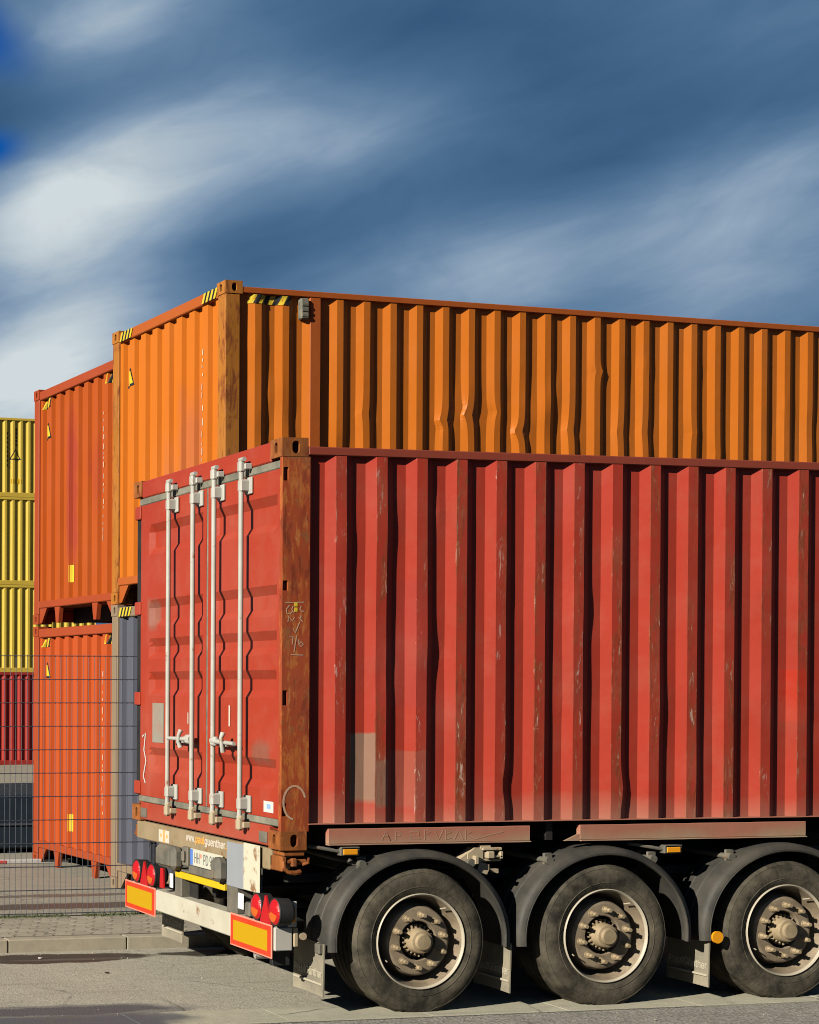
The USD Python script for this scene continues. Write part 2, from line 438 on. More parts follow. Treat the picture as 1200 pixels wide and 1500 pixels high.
plain("bumper_white", (0.55, 0.53, 0.43), 0.45, var=0.1, dust=((0.40, 0.34, 0.22), 0.45), rust=0.08, scale=5)
plain("bumper_grey", (0.52, 0.50, 0.44), 0.5, var=0.08, dust=((0.5, 0.45, 0.34), 0.4))
plain("cream_rusty", (0.60, 0.57, 0.43), 0.5, var=0.06, rust=0.42, scale=6)
plain("plate_grey", (0.29, 0.31, 0.33), 0.45, var=0.06)
plain("number_white", (0.56, 0.56, 0.46), 0.4, var=0.06, dust=((0.6, 0.56, 0.42), 0.3))
plain("euro_blue", (0.10, 0.22, 0.62), 0.4, var=0.1)
plain("ink_black", (0.02, 0.02, 0.02), 0.5, var=0.1)
plain("faded_ink", (0.13, 0.13, 0.12), 0.6, var=0.3, scale=60)
plain("lens_red", (0.50, 0.010, 0.013), 0.18, bump=0.3, bscale=160, var=0.2, scale=60, spec=0.7)
plain("lens_orange", (0.66, 0.12, 0.015), 0.2, bump=0.3, bscale=160, var=0.2, scale=80, spec=0.7)
plain("lens_amber", (0.90, 0.36, 0.015), 0.2, var=0.12, scale=90)
plain("lens_clear", (0.78, 0.78, 0.74), 0.15, var=0.05)
plain("retro_red", (0.80, 0.040, 0.010), 0.4, var=0.1, dust=((0.45, 0.09, 0.05), 0.35), scale=14)
plain("retro_yellow", (0.52, 0.305, 0.001), 0.4, var=0.06, scale=30)
plain("retro_edge", (0.92, 0.28, 0.20), 0.4, var=0.05)
plain("strip_yellow", (0.70, 0.45, 0.01), 0.5, var=0.08, scale=20)
plain("sign_yellow", (0.70, 0.50, 0.03), 0.5, var=0.08)
plain("letter_white", (0.62, 0.54, 0.44), 0.6, var=0.1)
plain("letter_orange", (0.80, 0.38, 0.08), 0.6, var=0.15)
plain("chalk", (0.50, 0.32, 0.21), 0.9, var=0.3, scale=60)
plain("sticker_white", (0.64, 0.62, 0.58), 0.5, var=0.04)
plain("sticker_blue", (0.25, 0.42, 0.72), 0.5, var=0.1)
plain("sticker_grey", (0.26, 0.29, 0.24), 0.6, var=0.2, dust=((0.40, 0.16, 0.10), 0.7), scale=5)
plain("fender_plastic", (0.036, 0.035, 0.031), 0.62, var=0.2, scale=6, dust=((0.15, 0.13, 0.095), 0.45))
plain("flap_rubber", (0.22, 0.20, 0.15), 0.7, var=0.15, dust=((0.44, 0.38, 0.26), 0.7), scale=7)
plain("flap_letter", (0.46, 0.42, 0.31), 0.6, var=0.1)
plain("tyre_rubber", (0.026, 0.024, 0.018), 0.8, spec=0.25, var=0.4, scale=9, dust=((0.175, 0.15, 0.105), 0.85), bump=0.35, bscale=45)
plain("rim_paint", (0.31, 0.245, 0.165), 0.65, var=0.25, dust=((0.11, 0.08, 0.045), 0.75), scale=12)
plain("rim_lip", (0.46, 0.41, 0.31), 0.45, var=0.12, scale=10)
plain("hub_dark", (0.05, 0.045, 0.035), 0.7)
plain("nut_tan", (0.40, 0.31, 0.185), 0.7, var=0.25, scale=14, dust=((0.16, 0.115, 0.06), 0.6))
plain("wire_grey", (0.085, 0.09, 0.11), 0.45, var=0.1, metallic=0.2)
plain("navy_block", (0.012, 0.022, 0.035), 0.6, var=0.2)
plain("plywood", (0.22, 0.12, 0.05), 0.7)
plain("pebble_white", (0.65, 0.62, 0.55), 0.7)
plain("leaf_brown", (0.06, 0.04, 0.025), 0.7)
plain("paint_white", (0.55, 0.53, 0.5), 0.6)
plain("paint_red", (0.6, 0.07, 0.06), 0.6)
plain("scratch_tan", (0.44, 0.26, 0.17), 0.8, var=0.35, scale=70)
plain("scuff_dark", (0.20, 0.085, 0.06), 0.6, var=0.3)


def ground(name, base, scale, agg=70.0, contrast=0.35, bump=0.5, dark_patches=(), seed=0.0, rough=0.85, lane=None):
    g = G()
    o = g("geometry", "position")
    sep = g("separate_xyz", "x", vector=o).split(".")[0]
    X, Y = f"{sep}.x", f"{sep}.y"
    m = g.mapped(o, loc=(seed, seed, 0))
    b = np.array(base)
    vor = g("voronoi_texture", "distance", vector=m, scale=agg, feature="f1")
    cell = g("voronoi_texture", "color", vector=m, scale=agg, feature="f1")
    grain = g("rgb_to_bw", "val", color=cell)
    n = g.noise(m, scale, 7.0, 0.62)
    n2 = g.noise(m, 230.0, 2.0, 0.6)
    col = g.mix(n, tuple(b * 0.72), tuple(np.clip(b * 1.22, 0, 1)))
    n3 = g.noise(m, 13.0, 5.0, 0.65)
    col = g.mix(g.rng(n3, 0.42, 0.68, 0, 0.4), col, tuple(b * 0.66))
    col = g.mix(g.mul(g.rng(grain, 0.25, 0.75), contrast), col, tuple(b * 0.45))
    col = g.mix(g.mul(g.rng(n2, 0.55, 0.75), contrast * 0.7), col, tuple(np.clip(b * 1.55, 0, 1)))
    if lane:
        # pale dust gathers along the gutter; the unseen lane beyond it is darkened to cut bounce light
        k = g.rng(g.math("multiply_add", n, 0.5, Y), lane[0], lane[1])
        col = g.mix(k, g.mix(g.rng(grain, 0.2, 0.8), (0.035, 0.034, 0.032), (0.085, 0.08, 0.07)), col)
    rg = rough
    for (sx, sy, rx, ry, wcol, amt, sr) in dark_patches:
        wx = g.math("multiply_add", g.noise(m, 2.2, 4.0), 0.7, -0.35)
        wy = g.math("multiply_add", g.noise(g.mapped(o, loc=(9, 4, 0)), 3.0, 4.0), 0.22, -0.11)
        a = g.math("divide", g.math("subtract", g.math("add", X, wx), sx), rx)
        c = g.math("divide", g.math("subtract", g.math("add", Y, wy), sy), ry)
        q = g.math("add", g.mul(a, a), g.mul(c, c))
        k = g.rng(q, 1.15, 0.75, 0, 1, "smoothstep")
        col = g.mix(g.mul(k, amt), col, wcol)
        rg = g("mix_float", "result", fac=k, a=rg, b=sr)
    col = g.mix(1.0, col, (ALB, ALB, ALB), "multiply")
    trk = g.noise(g.mapped(o, (0.5, 7.0, 1.0), (seed * 2, 0, 0)), 1.0, 5.0, 0.6)
    col = g.mix(g.rng(trk, 0.54, 0.72, 0, 0.45), col, tuple(b * 0.5 * ALB))
    cr = g("voronoi_texture", "distance", vector=g("mix_vector", "result", fac=0.12, a=m, b=g("noise_texture", "color", vector=m, scale=3.0, detail=4.0)), scale=0.8, feature="distance_to_edge")
    col = g.mix(g.mul(g.rng(cr, 0.010, 0.003), g.rng(n, 0.45, 0.6, 0.0, 0.75)), col, tuple(b * 0.25 * ALB))
    hb = g.math("add", g.mul(vor, 0.8), g.mul(n2, 0.5))
    nrm = g("bump", "normal", height=hb, strength=bump, distance=0.006)
    MATS[name] = g.done(name, surface=g("principled_bsdf", "BSDF", base_color=col, roughness=rg, normal=nrm, specular_ior_level=0.2))


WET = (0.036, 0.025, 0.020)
ground("road_surface", (0.53, 0.495, 0.39), 1.6, agg=75, contrast=0.42, dark_patches=((-0.72, 2.30, 0.85, 0.19, WET, 0.97, 0.4), (0.80, 2.33, 0.66, 0.15, (0.04, 0.035, 0.025), 0.95, 0.5),
       (-1.35, 0.40, 0.85, 0.13, (0.05, 0.036, 0.034), 0.9, 0.4), (-1.5, 0.36, 1.2, 0.24, (0.13, 0.135, 0.145), 0.7, 0.6)))  # last ellipse is a cast shadow painted bluish into the road; the others are wet
ground("asphalt_rough", (0.40, 0.38, 0.325), 2.2, agg=48, contrast=0.65, bump=1.0, seed=3, lane=(-1.1, -0.5))
ground("gutter_stone", (0.54, 0.51, 0.38), 3.0, agg=140, contrast=0.18, bump=0.25, seed=5, dark_patches=((-1.9, 0.05, 1.35, 0.5, (0.085, 0.095, 0.12), 0.92, 0.55),))  # bluish ellipse: the same cast shadow painted across the stones
ground("kerb_concrete", (0.46, 0.41, 0.30), 3.0, agg=150, contrast=0.2, bump=0.25, seed=7)
ground("yard_surface", (0.40, 0.365, 0.285), 0.8, agg=60, contrast=0.3, bump=0.3, seed=9, dark_patches=((0.5, 5.75, 2.0, 0.20, (0.06, 0.05, 0.045), 0.85, 0.5), (0.2, 4.75, 2.6, 0.07, (0.08, 0.065, 0.055), 0.75, 0.5), (1.2, 6.5, 1.6, 0.10, (0.08, 0.07, 0.06), 0.7, 0.5), (0.0, 4.2, 2.6, 0.05, (0.09, 0.075, 0.06), 0.7, 0.5)))  # long darker bands across the yard concrete
ground("joint_sand", (0.014, 0.012, 0.010), 4.0, agg=120, contrast=0.3, bump=0.3)
for i, k in enumerate((0.93, 1.0, 1.06)):
    ground(f"paver_{'abc'[i]}", tuple(np.array((0.46, 0.41, 0.31)) * k), 5.0, agg=160, contrast=0.22, bump=0.3, seed=11 + i)


def grass_mat():
    g = G()
    col = g.mix(g("object_info", "random"), (0.05, 0.085, 0.015), (0.05, 0.085, 0.015))
    n = g.noise(g("geometry", "position"), 14.0, 3.0)
    col = g.mix(n, (0.022, 0.042, 0.009), (0.07, 0.078, 0.024))
    a = g("principled_bsdf", "BSDF", base_color=col, roughness=0.7)
    b = g("translucent_bsdf", "BSDF", color=col)
    MATS["grass_blade"] = g.done("grass_blade", surface=g("mix_closure", "closure", fac=0.25, closure1=a, closure2=b))


grass_mat()

# ---------------------------------------------------------------- ground
YARD = -0.10
KERB_Y, PAVE_BACK = 2.60, 3.80
mb = MB()
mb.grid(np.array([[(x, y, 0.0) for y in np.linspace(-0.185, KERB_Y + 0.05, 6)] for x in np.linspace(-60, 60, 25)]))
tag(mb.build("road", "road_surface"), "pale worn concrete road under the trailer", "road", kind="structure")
mb = MB()
mb.grid(np.array([[(x, y, -0.004) for y in (-60, -12, -4, -0.18)] for x in np.linspace(-60, 60, 25)]))
tag(mb.build("asphalt", "asphalt_rough"), "rough grey asphalt carriageway in the foreground", "road", kind="structure")
mb = MB()
mb.grid(np.array([[(x, y, YARD) for y in (PAVE_BACK - 0.03, 8, 20, 60, 400)] for x in (-400, -60, -10, 0, 10, 60, 400)]))
tag(mb.build("yard_ground", "yard_surface"), "grey concrete yard behind the mesh fence", "ground", kind="structure")

gutter = thing("gutter", "row of flat pale gutter stones along the road edge under the wheels", "gutter", kind="structure")
k = 0
xx = -8.6
while xx < 12:
    ln = 0.955
    MB().box(xx, xx + ln - 0.004, -0.18 + random.uniform(-.004, .004), 0.235, -0.06, 0.004 + random.uniform(0, .002), 0.0012).build("gutter_stone", "gutter_stone", gutter)
    xx += ln
kerb = thing("kerb", "raised concrete kerb between road and block paving", "kerb", kind="structure")
xx = -7.77
while xx < 12:
    MB().box(xx, xx + 0.969, KERB_Y + random.uniform(-.004, .004), KERB_Y + 0.14, -0.06, 0.10 + random.uniform(-.003, .003), 0.007).build("kerb_stone", "kerb_concrete", kerb)
    xx += 0.975
pave = MB().box(-8, 12, KERB_Y + 0.13, PAVE_BACK, -0.12, 0.1008, 0.0).build("pavement", "joint_sand")
tag(pave, "strip of double-T concrete block paving below the fence", "pavement", kind="structure")
# double-T interlocking blocks
PW, PL = 0.20, 0.160
rowsn = int((PAVE_BACK - KERB_Y - 0.14) / PW)
for r in range(rowsn):
    y0 = KERB_Y + 0.143 + r * PW
    for c in range(int(5.0 / PL)):
        x0 = -2.6 + c * PL + (PL / 2 if r % 2 else 0)
        if x0 > 1.6:
            continue
        gp, t = 0.0055, 0.036
        zig = [(0, 0), (0, PW * .28), (t, PW * .40), (t, PW * .60), (0, PW * .72), (0, PW)]
        poly = zig[::-1] + [(px + PL, py) for px, py in zig]
        poly = poly[::-1]
        pts = np.array(poly)
        zt = 0.1020 + random.uniform(-0.0006, 0.0008)
        from shapely.geometry import Polygon as _P
        top = _P(pts).buffer(-gp - 0.0008, join_style=2)
        low = _P(pts).buffer(-gp, join_style=2)
        tp, lp = np.array(top.exterior.coords)[:-1], np.array(low.exterior.coords)[:-1]
        mb = MB()
        if len(tp) == len(lp):
            n = len(tp)
            V = np.vstack([np.c_[tp, np.full(n, zt)], np.c_[lp, np.full(n, zt - 0.0008)], np.c_[lp, np.full(n, 0.06)]]) + (x0, y0, 0)
            F = [(i, (i + 1) % n, n + (i + 1) % n, n + i) for i in range(n)] + [(n + i, n + (i + 1) % n, 2 * n + (i + 1) % n, 2 * n + i) for i in range(n)]
            F = np.array(F)
            F = np.vstack([F[:, [0, 2, 1]], F[:, [0, 3, 2]]])[:, ::(1 if _P(tp).exterior.is_ccw else -1)]
            capm = trimesh.creation.triangulate_polygon(_P(tp), engine="earcut")
            cv = np.c_[capm[0], np.full(len(capm[0]), zt)] + (x0, y0, 0)
            mb.add(V, F)
            mb.add(cv, capm[1])
            mb.build("paving_stone", f"paver_{random.choice('abc')}", pave)

# moss and grass at the fence foot
mb = MB()
for i in range(7000):
    x = RNG.uniform(-2.4, 2.6)
    if meshkit.noise(np.array([[x * 2.2, 0.3, 0.0]]))[0] < 0.16:
        continue
    y = PAVE_BACK + RNG.normal(-0.05, 0.05)
    h, a, l = RNG.uniform(0.006, 0.03), RNG.uniform(0, 6.28), RNG.uniform(0.0, 0.03)
    w = 0.006
    dx, dy = math.cos(a) * w, math.sin(a) * w
    mb.add([(x - dx, y - dy, 0.09), (x + dx, y + dy, 0.09), (x + l * math.sin(a), y - l * math.cos(a), 0.095 + h)], [(0, 1, 2)])
tag(mb.build("moss_strip", "grass_blade"), "thin strip of moss and grass along the foot of the mesh fence", "grass", kind="stuff")

# loose grit
mb = MB()
for i in range(420):
    x, y = RNG.uniform(-2.5, 4.5), RNG.choice([RNG.uniform(-1.6, -0.1), RNG.uniform(0.2, 2.55), RNG.normal(2.5, 0.05)])
    s = RNG.uniform(0.002, 0.007)
    p = RNG.normal(0, 1, (7, 3)); p /= np.linalg.norm(p, axis=1, keepdims=True)
    mb.hull(p * s + (x, y, s * 0.5 + 0.004))
tag(mb.build("grit", "kerb_concrete"), "loose grit scattered over the road", "grit", kind="stuff")
for (x, y, s, mt, lb) in ((-0.79, 2.30, 0.022, "pebble_white", "small white scrap lying on the wet patch by the kerb"), (-0.52, 1.62, 0.02, "leaf_brown", "small dark leaf lying alone on the pale road")):
    p = RNG.normal(0, 1, (14, 3)); p /= np.linalg.norm(p, axis=1, keepdims=True)
    tag(MB().hull(p * (s, s * .7, s * .35) + (x, y, s * .3)).build("litter_scrap" if "white" in lb else "fallen_leaf", mt), lb, "litter" if "white" in lb else "leaf")


# ---------------------------------------------------------------- container builder
def prof_points(s0, s1, pitch, phase, depth, fl=0.26, sl=0.21):
    """Breakpoints (s, d) of a trapezoid corrugation. An outer flat ends at phase + k*pitch; flat fl*pitch, slope sl*pitch."""
    a, b = fl * pitch, sl * pitch
    c = pitch - a - 2 * b
    pts = []
    k = math.floor((s0 - phase) / pitch) - 1
    while True:
        e = phase + k * pitch
        pts += [(e, 0.0), (e + b, depth), (e + b + c, depth), (e + 2 * b + c, 0.0)]
        if e > s1 + pitch:
            break
        k += 1
    S, D = np.array(pts).T
    inside = (S > s0 + 1e-6) & (S < s1 - 1e-6)
    ss = np.r_[s0, S[inside], s1]
    return ss, np.interp(ss, S, D), lambda s: np.interp(s, S, D)


def dent_field(seed, amp, n, size, smin, smax, zmin, zmax):
    r = np.random.default_rng(seed)
    ds = [(r.uniform(smin, smax), r.uniform(zmin, zmax), r.uniform(*size), r.uniform(-amp, amp)) for _ in range(n)]
    return lambda S, Z: sum(a * np.exp(-(((S - s) / q) ** 2 + ((Z - z) / (q * 1.6)) ** 2)) for s, z, q, a in ds)


def panel(s0, s1, z0, z1, pitch, phase, depth, place, nz=14, dents=None, flip=False, fl=0.26, sl=0.21, shift=None):
    ss, dd, fn = prof_points(s0, s1, pitch, phase, depth, fl, sl)
    if dents is not None or shift is not None:  # split flats so that dents show
        s2 = np.unique(np.r_[ss, (ss[1:] + ss[:-1]) / 2])
        dd = fn(s2); ss = s2
    zz = np.linspace(z0, z1, nz)
    S, Z = np.meshgrid(ss, zz, indexing="ij")
    D = np.repeat(dd[:, None], nz, 1)
    if dents is not None:
        D = D + dents(S, Z)
    if shift is not None:
        S = S + shift(S, Z)
    return MB().grid(place(S, D, Z), flip), fn


def conform(fn, place, quads, off=0.004, na=6, nb=2):
    """Quads ((s,z) x 4) laid onto a corrugated sheet."""
    mb = MB()
    for q in quads:
        q = np.asarray(q, float)
        a, b = np.meshgrid(np.linspace(0, 1, na), np.linspace(0, 1, nb), indexing="ij")
        P = ((1 - a) * (1 - b))[..., None] * q[0] + (a * (1 - b))[..., None] * q[1] + (a * b)[..., None] * q[2] + ((1 - a) * b)[..., None] * q[3]
        mb.grid(place(P[..., 0], fn(P[..., 0]) - off, P[..., 1]))
    return mb


def stripes(fn, place, s0, s1, z0, z1, n, parent, lean=1.0):
    w = (s1 - s0) / n
    sh = (z1 - z0) * lean * 0.5
    y, k = [], []
    for i in range(n):
        a, b = s0 + i * w, s0 + (i + 1) * w
        (y if i % 2 == 0 else k).append([(a, z0), (b, z0), (b + sh, z1), (a + sh, z1)])
    base = conform(fn, place, y, 0.005, 7, 2).build("hazard_label", "sign_yellow", parent)
    conform(fn, place, k, 0.0055, 7, 2).build("black_bar", "ink_black", base)


def casting(x0, y0, z0, sx, sy, holes=True):
    """ISO corner fitting, 178 x 162 x 118, hollow with openings; sx, sy: which way it extends from the outer corner."""
    X, Y, Z = 0.178, 0.162, 0.118
    o = m3.Manifold.cube((X, Y, Z))
    if holes:
        o = o - m3.Manifold.cube((X - 0.05, Y - 0.05, Z - 0.05)).translate((0.025, 0.025, 0.025))
        c = m3.CrossSection.circle(0.026, 24)
        slot = m3.CrossSection.batch_hull([c.translate((0, -0.014)), c.translate((0, 0.014))])
        side = m3.Manifold.extrude(slot, 0.06).rotate((90, 0, 0)).translate((0.093, 0.03, Z / 2))
        c2 = m3.CrossSection.circle(0.020, 24)
        slot2 = m3.CrossSection.batch_hull([c2.translate((0, -0.016)), c2.translate((0, 0.016))])
        end = m3.Manifold.extrude(slot2, 0.06).rotate((90, 0, 0)).rotate((0, 0, 90)).translate((-0.03, 0.085, Z / 2))
        o = o - side - end
    v = np.array(o.to_mesh().vert_properties[:, :3])
    f = np.array(o.to_mesh().tri_verts)
    v = v * (sx, sy, 1) + (x0, y0, z0)
    return MB().add(v, f[:, ::-1] if sx * sy < 0 else f)


def stack_container(label, group, loc, rz, L, W, H, skin, rail, post, side_pitch=0.287, side_phase=0.38, end_pitch=0.262, tunnel=True, end=True, dents=None, shift=None, hazards=True, sticker=None, sign=True, numbers=True, vent=False, cast=True, side_haz=False):
    t = thing("shipping_container", label, "shipping container", loc, rz, group)
    e = 0.006
    for (x, sx) in ((0, 1), (L, -1)):
        for (y, sy) in ((0, 1), (W, -1)):
            for z in (0, H - 0.118):
                casting(x, y, z, sx, sy, holes=(cast and x == 0)).build("corner_casting", rail if post == rail else post, t)
            MB().box(min(x + sx * e, x + sx * 0.155), max(x + sx * e, x + sx * 0.155), min(y + sy * e, y + sy * 0.15), max(y + sy * e, y + sy * 0.15), 0.118, H - 0.118, 0.006).build("corner_post", post, t)
    zt, zb = H - 0.05, 0.16
    # long sides
    place = lambda S, D, Z: np.stack([S, 0.012 + D, Z], -1)
    mb, fs = panel(0.15, L - 0.15, zb, zt - 0.055, side_pitch, side_phase, 0.034, place, 90 if shift is not None else 10, dents, False, fl=0.235, sl=0.225, shift=shift)
    mb.build("side_panel", skin, t)
    place2 = lambda S, D, Z: np.stack([S, W - 0.012 - D, Z], -1)
    mb, _ = panel(0.15, L - 0.15, zb, zt - 0.055, side_pitch, side_phase, 0.036, place2, 3, None, True)
    mb.build("side_panel", skin, t)
    for y0, y1 in ((0.004, 0.064), (W - 0.064, W - 0.004)):
        MB().box(0.178, L - 0.178, y0, y1, zt - 0.058, zt, 0.006).build("top_rail", rail, t)
        MB().box(0.178, L - 0.178, y0, y1, 0.03, zb, 0.006).build("bottom_rail", rail, t)
    # ends
    fe = None
    for kx, x0, sg in ((0, 0.0, 1), (1, L, -1)):
        pe = lambda S, D, Z, x0=x0, sg=sg: np.stack([x0 + sg * (0.03 + D), S, Z], -1)
        mb, fn = panel(0.15, W - 0.15, 0.27, zt - 0.075, end_pitch, 0.235, 0.045, pe, 6, None, sg > 0, fl=0.42, sl=0.058)
        mb.build("end_panel", skin, t)
        if kx == 0:
            fe, plE = fn, pe
        a, b = (x0 + sg * 0.006, x0 + sg * 0.09)
        MB().box(min(a, b), max(a, b), 0.162, W - 0.162, zt - 0.085, zt + 0.02, 0.008).build("end_rail", rail, t)
        MB().box(min(a, b), max(a, b), 0.15, W - 0.15, 0.19, 0.275, 0.008).build("end_sill", rail, t)
    # gussets beside the tunnel
    for y, s in ((0.162, 1), (W - 0.162, -1)):
        MB().prism([(y, 0.01), (y + s * 0.06, 0.01), (y + s * 0.22, 0.19), (y, 0.19)][::s], "x", 0.02, 0.05).build("gusset", rail, t)
    for y in (W / 2 - 0.53, W / 2 + 0.53):
        MB().prism([(y - 0.035, 0.0), (y + 0.035, 0.0), (y + 0.075, 0.19), (y - 0.075, 0.19)], "x", 0.02, 0.07).build("tunnel_leg", rail, t)
    MB().box(0.2, L - 0.2, 0.07, W - 0.07, 0.20, 0.24, 0.0).build("floor", "plywood", t)
    MB().box(0.1, L - 0.1, 0.066, W - 0.066, zt - 0.03, zt - 0.012, 0.0).build("roof", skin, t)
    for i in range(8):
        x = 0.5 + i * (L - 1) / 7
        MB().box(x, x + 0.05, 0.07, W - 0.07, 0.015, 0.195, 0.0).build("cross_member", "black_steel", t)
    if hazards:
        for s0 in (0.19, W - 0.45):
            if hazards == "rail":
                stripes(lambda s: 0 * s, lambda S, D, Z: np.stack([0.0015 + 0 * S + D, W - S, Z], -1), s0, s0 + 0.26, zt - 0.078, zt + 0.014, 7, t)
            else:
                stripes(lambda s: fe(W - s), lambda S, D, Z: plE(W - S, D, Z), s0, s0 + 0.26, zt - 0.20, zt - 0.095, 6, t)
    if side_haz:
        stripes(fs, place, 0.24, 0.66, zt - 0.145, zt - 0.062, 8, t)
    sx = lambda S: W - S   # distance from the far edge, as read from outside
    if sign:
        c, z0, w, h = 0.36, H - 0.60, 0.095, 0.19
        pl = lambda S, D, Z: plE(W - S, D, Z)
        f2 = lambda s: fe(W - s)
        b = conform(f2, pl, [[(c - w - .025, z0 - .025), (c + w + .025, z0 - .025), (c + .004, z0 + h + .04), (c - .004, z0 + h + .04)]], 0.004, 15, 4).build("warning_sign", "ink_black", t)
        conform(f2, pl, [[(c - w, z0), (c + w, z0), (c + .002, z0 + h), (c - .002, z0 + h)]], 0.0065, 15, 4).build("sign_face", "sign_yellow", b)
    if sticker:
        s0, s1, z0, z1 = sticker
        conform(lambda s: fe(W - s), lambda S, D, Z: plE(W - S, D, Z), [[(s0, z0), (s1, z0), (s1, z1), (s0, z1)]], 0.005, 10, 2).build("yellow_sticker", "sign_yellow", t)
    if numbers:
        r = random.Random(int(H * 1000) + len(label))
        q = []
        z = H - 0.55
        s0 = W - 0.50
        for i in range(17):
            hh = r.choice((0.03, 0.055, 0.06, 0.07))
            ww = r.choice((0.014, 0.02, 0.03)); q.append([(s0, z - hh), (s0 + ww, z - hh), (s0 + ww, z), (s0, z)])
            z -= hh + r.choice((0.02, 0.03, 0.05, 0.07))
        conform(lambda s: fe(W - s), lambda S, D, Z: plE(W - S, D, Z), q, 0.005, 3, 2).build("faded_number", "letter_white", t)
    if vent:
        MB().box(0.885, 0.995, 0.004, 0.05, 0.165, zt - 0.062, 0.004).build("side_stiffener", "orange_rail", t)
        b = MB().box(0.775, 0.86, -0.02, 0.045, zt - 0.27, zt - 0.075, 0.01).build("vent", "rubber_seal", t)
        for i in range(3):
            MB().box(0.785, 0.85, -0.026, -0.019, zt - 0.25 + i * 0.05, zt - 0.225 + i * 0.05, 0.002).build("vent_louvre", "frame_grey", b)
    return t


TH = 0.065
Uv, Vv = np.array([math.cos(TH), math.sin(TH), 0]), np.array([-math.sin(TH), math.cos(TH), 0])
CO = np.array([1.783, 4.651, 0.0])


def yard_at(u, v, z):
    return CO + Uv * u + Vv * v + np.array([0, 0, z])


def orange_shift(S, Z):
    """Knocks along the waist of the orange box push the folds sideways."""
    out = 0 * S
    for s, z, q, a in ((2.33, 1.70, 0.13, -0.05), (2.30, 1.62, 0.16, 0.035), (2.62, 1.76, 0.13, -0.06), (2.50, 1.83, 0.10, 0.05), (2.88, 1.80, 0.12, 0.04), (3.20, 1.62, 0.12, -0.07), (3.20, 1.5, 0.3, 0.01),
                       (3.78, 1.66, 0.2, -0.03), (4.1, 2.25, 0.07, 0.035), (4.35, 1.66, 0.22, -0.025), (4.65, 1.68, 0.2, -0.02), (5.2, 1.7, 0.14, 0.02), (1.47, 1.72, 0.15, -0.02), (5.5, 1.5, 0.2, 0.015)):
        out = out + a * np.exp(-(((S - s) / 0.07) ** 2 + 1.5 * np.abs((Z - z) / q)))
    return out


ROW = "stacked containers in the yard row"
stack_container("bright orange container on top of the blue-grey one, directly behind the red trailer box", ROW, yard_at(0, 0, 2.93), TH, 12.19, 2.438, 2.892, "orange_paint", "orange_rail", "orange_post",
                side_phase=0.667, dents=dent_field(3, 0.012, 50, (0.05, 0.16), 0.3, 8, 0.6, 2.4), shift=orange_shift, hazards="rail", vent=True, side_haz=True)
stack_container("blue-grey container at ground level under the bright orange one, half hidden by the trailer", ROW, yard_at(0, 0, YARD), TH, 12.19, 2.438, 3.02, "slate_paint", "slate_rail", "slate_rail", side_phase=0.5, hazards="rail", sign=False, numbers=False)
BX = 0.14
stack_container("rust-orange container on top of the left stack with a yellow sticker low on its end", ROW, yard_at(BX, 2.52, 2.80), TH, 12.19, 2.438, 2.84, "vermilion_paint", "vermilion_rail", "vermilion_rail", hazards=True, sticker=(1.00, 1.17, 0.46, 0.66))
stack_container("scarlet-orange container at ground level behind the mesh fence, lowest of the left stack", ROW, yard_at(BX, 2.52, YARD), TH, 12.19, 2.438, 2.87, "scarlet_paint", "vermilion_rail", "vermilion_rail", hazards=True, sticker=(1.00, 1.14, 0.46, 0.66))

# far stack: three yellow over one crimson
FAR = "containers of the far yellow stack"
z = YARD
fx, fy = 1.0, 31.6
for (h, skin, lb) in ((2.46, "crimson_paint", "dark crimson container at the foot of the far yellow stack"), (2.32, "yellow_paint", "lowest yellow container, standing on the dark crimson one"),
                      (2.33, "yellow_paint", "middle yellow container of the far stack"), (2.10, "yellow_paint", "topmost yellow container of the far stack with a warning triangle on its side")):
    t = thing("far_container", lb, "shipping container", (fx, fy, z), TH, FAR)
    pl = lambda S, D, Z: np.stack([S, 0.012 + D, Z], -1)
    mb, fs = panel(0.0, 10.0, 0.10, h - 0.06, 0.222, 0.1, 0.034, pl, 2)
    mb.build("side_panel", skin, t)
    for z0, z1 in ((0.0, 0.12), (h - 0.07, h - 0.005)):
        MB().box(0, 10, 0.0, 0.06, z0, z1, 0.006).build("bottom_rail" if z0 == 0 else "top_rail", skin, t)
    MB().box(0.02, 9.98, 0.062, 2.2, 0.01, h - 0.012, 0.01).build("body", skin, t)
    if "topmost" in lb:
        c, z0 = 7.66, 1.02
        b = conform(fs, pl, [[(c - .16, z0 - .03), (c + .16, z0 - .03), (c + .005, z0 + .26), (c - .005, z0 + .26)]], 0.006, 9, 3).build("warning_sign", "ink_black", t)
        conform(fs, pl, [[(c - .12, z0), (c + .12, z0), (c + .002, z0 + .2), (c - .002, z0 + .2)]], 0.012, 9, 3).build("sign_face", "sign_yellow", b)
        conform(fs, pl, [[(7.42, .80 + i * .12), (7.47, .80 + i * .12), (7.47, .88 + i * .12), (7.42, .88 + i * .12)] for i in range(8)] + [[(7.68, 1.35 + i * .1), (7.72, 1.35 + i * .1), (7.72, 1.42 + i * .1), (7.68, 1.42 + i * .1)] for i in range(5)], 0.006, 2, 2).build("faded_number", "ink_black", t)
        conform(fs, pl, [[(7.55, .36), (7.83, .36), (7.83, .48), (7.55, .48)]], 0.006, 6, 2).build("orange_label", "retro_yellow", t)
    z += h

